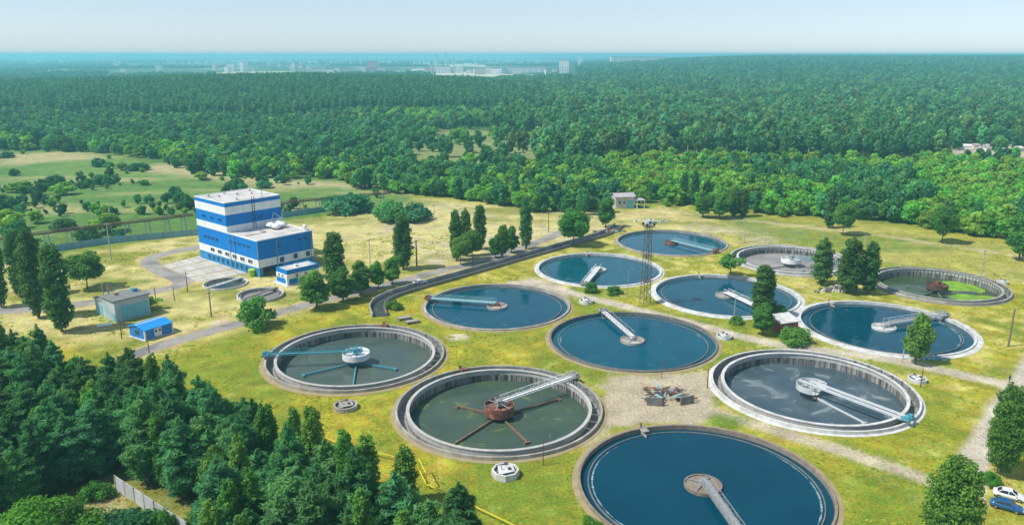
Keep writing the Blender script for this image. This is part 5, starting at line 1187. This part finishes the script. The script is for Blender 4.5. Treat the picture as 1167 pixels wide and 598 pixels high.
# front row of the wood and scrub behind the site
EDGE = [(452, 222), (500, 224), (560, 234), (620, 243), (668, 247), (688, 244), (745, 234), (790, 237), (880, 246), (1000, 252), (1060, 262), (1167, 277), (1240, 286)]
eg = gp(EDGE); rr = random.Random(9); cand = []
for k in range(3):
    pts = dense(eg, 6.2 + k)
    for i, q in enumerate(pts):
        d = 5 + k * 9.0 + rr.uniform(-3, 3); cand.append((q[0] + rr.uniform(-2, 2), q[1] + d, k))
rr.shuffle(cand); cand.sort(key=lambda c: c[2]); keep = []
HOUSE = at(711, 236)
for x, y, k in cand:
    if math.hypot(x - HOUSE[0] - 1.5, y - HOUSE[1]) < 12 or any(math.hypot(x - a, y - b) < 4.6 for a, b in keep): continue
    keep.append((x, y))
    if len(keep) > 88: break
FRONT = keep
for x, y in keep:
    qx, qy = pix(x, y); u = rr.random()
    darkp = 0.75 if 600 < qx < 700 else 0.25
    if u < darkp * 0.4: tree('dark_poplar', x, y, rr.uniform(11, 16), rr.uniform(4, 5), 'tall narrow dark tree in the front row of the wood behind the site', 'narrow trees of the wood front')
    elif u < darkp: tree('dark', x, y, rr.uniform(8, 13), rr.uniform(6, 8.5), 'dark rounded tree in the front row of the wood behind the site', 'dark trees of the wood front')
    else: tree('scrub', x, y, rr.uniform(5.5, 9.5), rr.uniform(6.5, 10), 'bright green low tree in the front row of the scrub behind the site', 'scrub trees of the wood front')

# ------------------------------------------------------------------ the far woods: one mass, instanced
FAR = []     # (collection, list)
def far_proto(name, h, w_, mk, n, size, m, seeds, bark=M_bark, tr=0.7, elong=1.0):
    out = []
    for s in seeds:
        rng = random.Random(s * 17 + 3); cm = crown(name, mk(rng), n, size, m, s, elong, 0.5); tm = trunk(name + '_t', h * tr, h * 0.014, [], bark, s)
        o = bpy.data.objects.new(name, cm); 
        # crown and trunk in one mesh
        import bmesh
        bm = bmesh.new(); bm.from_mesh(cm); k = len(bm.faces); bm.from_mesh(tm); bm.faces.ensure_lookup_table()
        for f in bm.faces[k:]: f.material_index = 1
        bm.to_mesh(cm); bm.free(); cm.materials.append(bark); out.append(o)
    return out
protos = []
protos += far_proto('far_scrub', 8, 8.5, lambda r: broad_blobs(8, 8.5, r, -0.05, 16), 520, 0.85, L_scrub, (41, 42, 43, 44))         # 0-3
protos += far_proto('far_dark', 11, 8, lambda r: broad_blobs(11, 8, r, 0.0, 16), 520, 0.85, L_dark, (45, 46, 47, 48))              # 4-7
protos += far_proto('far_mixed', 19, 8, lambda r: broad_blobs(19, 8, r, 0.25, 16), 420, 1.05, L_mixed, (49, 50, 51, 52), M_birch)   # 8-11
protos += far_proto('far_pine', 17, 5.5, lambda r: pine_blobs(17, 5.5, r, 0.4), 360, 0.95, L_pine, (53, 54, 55), elong=1.2)          # 12-14
protos += far_proto('far_clump', 16, 18, lambda r: broad_blobs(16, 18, r, 0.0, 18), 380, 1.7, L_dark, (56, 57, 58))                  # 15-17
pc = bpy.data.collections.new('far_tree_shapes')
for i, o in enumerate(protos): o.name = 'shape_%02d' % i; pc.objects.link(o)

def scatter(n, y0, y1, t0, t1, seed):
    """points spread evenly over the ground between two depths, t is the bearing x / y"""
    g = np.random.default_rng(seed); y = np.sqrt(g.random(n) * (y1 ** 2 - y0 ** 2) + y0 ** 2); return y * g.uniform(t0, t1, n), y, g
pts, idx, scl = [], [], []
def put(x, y, g, keep, pr, smin, smax):
    x, y = x[keep], y[keep]; n = len(x)
    pts.append(np.stack([x, y, ground_z(x, y) - 0.2], 1)); idx.append(g.choice(pr, n)); scl.append(g.uniform(smin, smax, n))
T0, T1 = -0.85, 0.85
def qpix(x, y): return pix(x, y, 0 * x)
bright_poly = gp([(452, 222), (500, 224), (560, 234), (620, 243), (745, 234), (790, 237), (880, 246), (1000, 252), (1060, 262), (1167, 277), (1700, 330), (1700, 165), (1100, 180), (1000, 186), (860, 180), (700, 186), (640, 192), (560, 195), (500, 200), (440, 205), (395, 206), (400, 214)])
clear = [gp([(455, 174), (500, 148), (600, 150), (655, 172), (600, 194), (520, 199), (470, 194)]), gp([(395, 178), (430, 172), (445, 180), (410, 186)]), gp([(760, 173), (860, 180), (1030, 183), (1060, 188), (1040, 199), (860, 196), (770, 186)]), gp([(1056, 163), (1300, 168), (1300, 192), (1090, 190)])]
front = gp([(-600, 168), (0, 172), (105, 174), (180, 182), (215, 198), (330, 206), (400, 206), (440, 205), (500, 200), (560, 195), (640, 192), (700, 186), (860, 180), (1000, 186), (1100, 180), (1700, 165)])
deep = front + [(9000, 9000), (-9000, 9000)]
def ok_clear(x, y, frac, g):
    k = np.ones(len(x), bool)
    for c in clear: k &= ~(inpoly(x, y, c) & (g.random(len(x)) > frac))
    return k
x, y, g = scatter(26000, 260, 720, T0, T1, 1)
fr = np.array(FRONT)
k = inpoly(x, y, bright_poly) & ok_clear(x, y, 0.10, g) & (np.hypot(x - HOUSE[0] - 1.5, y - HOUSE[1]) > 14)
near = np.ones(len(x), bool)
for a, b in FRONT: near &= np.hypot(x - a, y - b) > 3.8
k &= near; kk = np.where(k)[0]
cell = {}; sel = []
for i in kk:                                     # thin to one tree in 5 m
    c = (int(x[i] // 5.2), int(y[i] // 5.2))
    if c in cell: continue
    cell[c] = 1; sel.append(i)
sel = np.array(sel); nz = fbm(x[sel] / 60, y[sel] / 60, 51); qx, _ = qpix(x[sel], y[sel])
dk = (nz > 0.63) | ((qx < 690) & (qx > 430) & (g.random(len(sel)) < 0.30))
put(x, y, g, sel[~dk], [0, 1, 2, 3], 0.45, 1.2); put(x, y, g, sel[dk], [4, 5, 6, 7], 0.7, 1.2)
# woods proper
x, y, g = scatter(90000, 420, 1700, T0, T1, 2)
k = inpoly(x, y, deep) & ~inpoly(x, y, bright_poly) & ok_clear(x, y, 0.10, g) & ((fbm(x / 38, y / 60, 66) < 0.66) | (g.random(len(x)) < 0.2)); kk = np.where(k)[0]; cell = {}; sel = []
for i in kk:
    s = 5.6 + y[i] / 900.0; c = (int(x[i] // s), int(y[i] // s), int(s * 2))
    if c in cell: continue
    cell[c] = 1; sel.append(i)
sel = np.array(sel); qx, qy = qpix(x[sel], y[sel]); nz = fbm(x[sel] / 90, y[sel] / 90, 61); gz = np.clip(0.55 * g.random(len(sel)) + 0.45 * sstep(0.3, 0.7, fbm(x[sel] / 130, y[sel] / 130, 62)), 0, 1)
left = qx < 560 + 60 * (nz - 0.5)
pineL = left & (qy < 138 + 26 * (nz - 0.5) - 0.06 * np.maximum(0, qx - 330)); decL = left & ~pineL
put(x, y, g, sel[pineL], [12, 13, 14], 0.85, 1.15)
put(x, y, g, sel[decL & (gz < 0.62)], [4, 5, 6, 7], 0.75, 1.25); put(x, y, g, sel[decL & (gz >= 0.62) & (nz > 0.4)], [0, 1, 2, 3], 0.8, 1.4); put(x, y, g, sel[decL & (gz >= 0.62) & (nz <= 0.4)], [8, 9, 10, 11], 0.5, 0.75)
rt_ = ~left; edge = qy > 165
put(x, y, g, sel[rt_ & (gz < 0.60)], [8, 9, 10, 11], 0.6, 1.2); put(x, y, g, sel[rt_ & (gz >= 0.60) & (gz < 0.80)], [4, 5, 6, 7], 1.0, 1.75); put(x, y, g, sel[rt_ & (gz >= 0.80)], [12, 13, 14], 0.75, 1.25)
# distant woods on the right and sparse woods on the plain
x, y, g = scatter(60000, 1650, 5200, T0, T1, 3); t = x / y
k = (t > 0.07 + 0.03 * fbm(x / 300, y / 300, 71)) | ((t > -0.02) & (y < 2100)) | ((y < 1900) & (t > -0.35) & (fbm(x / 200, y / 200, 77) > 0.42))
pl = ~k & (fbm(x / 420, y / 800, 73) > 0.56) & (g.random(len(x)) < 0.5)
put(x, y, g, k & (g.random(len(x)) < 0.7), [15, 16, 17], 0.75, 1.15); put(x, y, g, k & (g.random(len(x)) < 0.35), [8, 9, 10, 11, 12], 0.8, 1.2); put(x, y, g, pl, [15, 16, 17], 0.6, 1.0)
x, y, g = scatter(9000, 5200, 14000, T0, T1, 4); put(x, y, g, fbm(x / 700, y / 1500, 83) > 0.5, [15, 16, 17], 0.8, 1.4)
# loose shrubs over the meadow and along its edges
x, y, g = scatter(5200, 250, 640, -0.85, -0.05, 12); mead = gp([(-300, 172), (0, 174), (110, 177), (220, 198), (330, 206), (440, 216), (440, 226), (300, 246), (215, 255), (60, 276), (-300, 320)])
k = inpoly(x, y, mead) & (fbm(x / 45, y / 30, 95) + 0.25 * g.random(len(x)) > 0.80); put(x, y, g, k, [0, 4, 5, 6, 7], 0.15, 0.60)
pts, idx, scl = np.concatenate(pts), np.concatenate(idx), np.concatenate(scl)

def instancer(name, pts, idx, scl, coll, label):
    me = bpy.data.meshes.new(name); me.vertices.add(len(pts)); me.vertices.foreach_set('co', pts.astype(np.float32).ravel()); me.update()
    a = me.attributes.new('pick', 'INT', 'POINT'); a.data.foreach_set('value', idx.astype(np.int32))
    a = me.attributes.new('size', 'FLOAT', 'POINT'); a.data.foreach_set('value', scl.astype(np.float32))
    a = me.attributes.new('turn', 'FLOAT_VECTOR', 'POINT'); tv = np.zeros((len(pts), 3), np.float32); tv[:, 2] = RNG.uniform(0, 6.28, len(pts)); a.data.foreach_set('vector', tv.ravel())
    o = bpy.data.objects.new(name, me); COL.objects.link(o); o['kind'] = 'stuff'; o['label'] = label; o['category'] = 'woodland'
    ng = bpy.data.node_groups.new(name, 'GeometryNodeTree')
    ng.interface.new_socket('Geometry', in_out='INPUT', socket_type='NodeSocketGeometry'); ng.interface.new_socket('Geometry', in_out='OUTPUT', socket_type='NodeSocketGeometry')
    N = ng.nodes; l = ng.links; gi = N.new('NodeGroupInput'); go = N.new('NodeGroupOutput')
    iop = N.new('GeometryNodeInstanceOnPoints'); ci = N.new('GeometryNodeCollectionInfo'); ci.inputs['Collection'].default_value = coll
    ci.inputs['Separate Children'].default_value = True; ci.inputs['Reset Children'].default_value = True
    def named(t, nm):
        q = N.new('GeometryNodeInputNamedAttribute'); q.data_type = t; q.inputs['Name'].default_value = nm; return [s for s in q.outputs if s.enabled][0]
    l.new(gi.outputs[0], iop.inputs['Points']); l.new(ci.outputs[0], iop.inputs['Instance']); iop.inputs['Pick Instance'].default_value = True
    l.new(named('INT', 'pick'), iop.inputs['Instance Index']); l.new(named('FLOAT', 'size'), iop.inputs['Scale'])
    e2r = N.new('FunctionNodeEulerToRotation'); l.new(named('FLOAT_VECTOR', 'turn'), e2r.inputs[0]); l.new(e2r.outputs[0], iop.inputs['Rotation'])
    l.new(iop.outputs[0], go.inputs[0]); md = o.modifiers.new('scatter', 'NODES'); md.node_group = ng
    return o
instancer('forest', pts, idx, scl, pc, 'dense green woods stretching from the site to the horizon')

# weeds and tufts: short clumps over the lawns and fields
wc = bpy.data.collections.new('weed_shapes')
L_weed = leaf_mat('weed_leaves', (0.20, 0.27, 0.03), (0.40, 0.40, 0.06), 0.30, 0.03)
for i in range(4):
    rng = np.random.default_rng(90 + i); P = rng.normal(size=(26, 3)) * (0.45, 0.45, 0.12) + (0, 0, 0.12); P[:, 2] = np.abs(P[:, 2]); Nn = np.tile((0, 0, 0.6), (26, 1)) + 0.0
    V, F = cards(P, Nn, 0.22, rng, 1.2, 0.8); me = mesh_np('weed', V, F, L_weed, np.repeat(rng.random(26), 4)); o = bpy.data.objects.new('weed_%d' % i, me); wc.objects.link(o)
x, y, g = scatter(90000, 95, 290, -0.75, 0.8, 6)
k = fbm(x / 5, y / 5, 91) + 0.4 * (fbm(x / 40, y / 40, 92) - 0.5) + 0.10 * g.random(len(x)) > 0.62
for kx, ky, r in TANKS.values(): k &= np.hypot(x - kx, y - ky) > r + 1.0
for path, hw in ((PATH_MAIN, 3), (PATH_MID, 2.4), (PATH_R, 3.6), (PATH_DRIVE, 3.2), (PATH_D, 1.8)): k &= dist_line(x, y, path) > hw
for poly in (SANDY, SANDY2, SANDY3, [tuple(p) for p in pad]): k &= ~inpoly(x, y, poly)
bq = [(fc[0] + u * math.cos(RZB) - v * math.sin(RZB), fc[1] + u * math.sin(RZB) + v * math.cos(RZB)) for u, v in ((-1, -1), (WB + 1, -1), (WB + 1, LB + 1), (-1, LB + 1))]; k &= ~inpoly(x, y, bq)
x, y = x[k], y[k]
wd_ = instancer('weeds', np.stack([x, y, ground_z(x, y)], 1), g.integers(0, 4, len(x)), g.uniform(0.18, 0.48, len(x)), wc, 'short weeds and grass tufts over the lawns'); wd_['category'] = 'weeds'

# ------------------------------------------------------------------ far town and chimneys
T_mats = [mat('town_wall_%d' % i, c, 0.8, tuple(v * 0.85 for v in c), 0.1) for i, c in enumerate(((0.82, 0.81, 0.79), (0.72, 0.70, 0.68), (0.78, 0.66, 0.58), (0.85, 0.85, 0.85)))]
T_roof = mat('town_roof', (0.30, 0.28, 0.27), 0.9, (0.40, 0.36, 0.34), 0.1)
def far_building(px, top, wpx, dist, depth, label, mi, group='far town buildings', cat='building', base_drop=0.0):
    y = dist; x = (px - 583.5) / FPX * (CP * y + SP * CAM_H); z0 = float(ground_z(x, y)); wm = 1.25 * wpx / px_per_m(x, y)
    lo, hi = 2.0, 120.0
    for _ in range(40):
        m = (lo + hi) / 2
        if pix(x, y, z0 + m)[1] > top: lo = m
        else: hi = m
    h = lo; t = thing('town_building', label, cat, (x, y, z0 - 0.5), R(random.uniform(-12, 12)), group)
    MB().box((0, 0, h / 2), (wm, depth, h)).build('wall', T_mats[mi], t); MB().box((0, 0, h + 0.35), (wm + 0.8, depth + 0.8, 0.7)).build('roof', T_roof, t)
    nw = int(min(6, wm // 7))
    for i in range(nw):
        for j in range(int(min(4, h // 6))): MB().box(((i + 0.5) * wm / nw - wm / 2, -depth / 2 - 0.08, 3.2 + j * 5.0), (2.6, 0.16, 2.2)).build('window', M_glass, t)
L1 = 'small pale block in the hazy town on the horizon'
for px, tp, wp, mi in ((346, 79, 7, 0), (352, 77, 4, 3), (360, 80, 9, 1), (368, 78, 5, 0), (376, 81, 10, 3), (386, 79, 5, 1), (393, 80, 7, 0), (403, 80, 5, 2), (413, 78, 8, 1), (435, 80, 8, 3), (490, 79, 8, 1), (515, 80, 8, 0), (524, 78, 6, 3), (535, 81, 5, 1), (546, 80, 10, 2), (557, 79, 6, 1), (565, 80, 8, 3), (574, 79, 5, 0), (590, 82, 8, 1), (625, 81, 6, 0), (632, 80, 4, 3)):
    far_building(px, tp - 1.5, wp, random.uniform(2500, 3000), random.uniform(14, 30), L1, mi)
far_building(425, 70, 11, 2900, 20, 'pale tower block, tallest left of the twin chimneys', 2)
far_building(502, 76, 18, 2900, 40, 'pale plant hall below the twin chimneys', 3)
far_building(600, 77, 34, 2950, 50, 'long white shed in the far town', 3)
far_building(597, 84, 6, 2300, 14, 'small bright white house below the long white shed', 3)
far_building(643, 69, 9, 2700, 22, 'tall pale block standing right of the far town', 0)
far_building(725, 65, 48, 3700, 30, 'long pale block on the right horizon above the woods', 3)
far_building(661, 63, 4, 3900, 14, 'thin pale tower on the right horizon', 3)
L2 = 'tiny white building on the hazy plain at the left horizon'
for i in range(40):
    u = random.uniform(0, 345); far_building(u, random.uniform(70, 80), random.uniform(2, 6), random.uniform(2800, 6500), 25, L2, random.choice((0, 3, 3)), 'plain buildings')
def chimney(px, top, dist, r, label):
    y = dist; x = (px - 583.5) / FPX * (CP * y + SP * CAM_H); z0 = float(ground_z(x, y)); h = min(71.0, CAM_H + (62 - top) / FPX * y) - z0
    t = thing('chimney_stack', label, 'chimney', (x, y, z0 - 0.5), 0, 'far chimneys'); MB().tube((0, 0, 0), (0, 0, h), r, r * 0.6, 12).build('shaft', T_mats[1], t)
    for k in (0.72, 0.84, 0.96): MB().tube((0, 0, h * k), (0, 0, h * k + h * 0.05), r * (1.08 - 0.4 * k), None, 12).build('band', M_red, t)
chimney(497.5, 58.5, 3300, 3.4, 'left of the twin chimneys in the far town'); chimney(508.5, 59, 3300, 3.4, 'right of the twin chimneys in the far town'); chimney(517, 64, 3300, 2.2, 'short third chimney right of the twin chimneys')
# allotment huts on the right
for i in range(15):
    x, y = at(1062 + i * 8.2 + random.uniform(-2, 2), 171 + random.uniform(-1.5, 2.5)); y0 = y
    t = thing('garden_hut', 'little pale garden hut in the row by the right hand wood', 'hut', (x, y, float(ground_z(x, y)) - 0.1), random.uniform(-0.5, 0.5), 'garden huts')
    ww, hh = random.uniform(4, 7), random.uniform(2.2, 3.2); MB().box((0, 0, hh / 2), (ww, 4, hh)).build('wall', random.choice(T_mats), t)
    MB().add([(-ww / 2 - 0.3, -2.3, hh), (ww / 2 + 0.3, -2.3, hh), (ww / 2 + 0.3, 2.3, hh), (-ww / 2 - 0.3, 2.3, hh), (-ww / 2 - 0.3, 0, hh + 1.3), (ww / 2 + 0.3, 0, hh + 1.3)], [(0, 1, 5, 4), (2, 3, 4, 5), (0, 4, 3), (1, 2, 5), (3, 2, 1, 0)]).build('roof', random.choice((T_roof, S_teal, M_rust, T_mats[1])), t)

# ------------------------------------------------------------------ air
hz = MB().box((0, 11900, 7.5), (30400, 26000, 131)).build('haze', None); hz['kind'] = 'stuff'; hz['label'] = 'thin blue summer haze in the air'; hz['category'] = 'haze'
hm = bpy.data.materials.new('summer_haze'); hm.use_nodes = True; n = hm.node_tree.nodes; l = hm.node_tree.links; n.clear()
o_ = n.new('ShaderNodeOutputMaterial'); pv = n.new('ShaderNodeVolumePrincipled'); pv.inputs['Density'].default_value = 0.00023; pv.inputs['Color'].default_value = (0.32, 0.83, 1.0, 1); pv.inputs['Anisotropy'].default_value = 0.1
l.new(pv.outputs[0], o_.inputs['Volume']); hz.data.materials.append(hm)
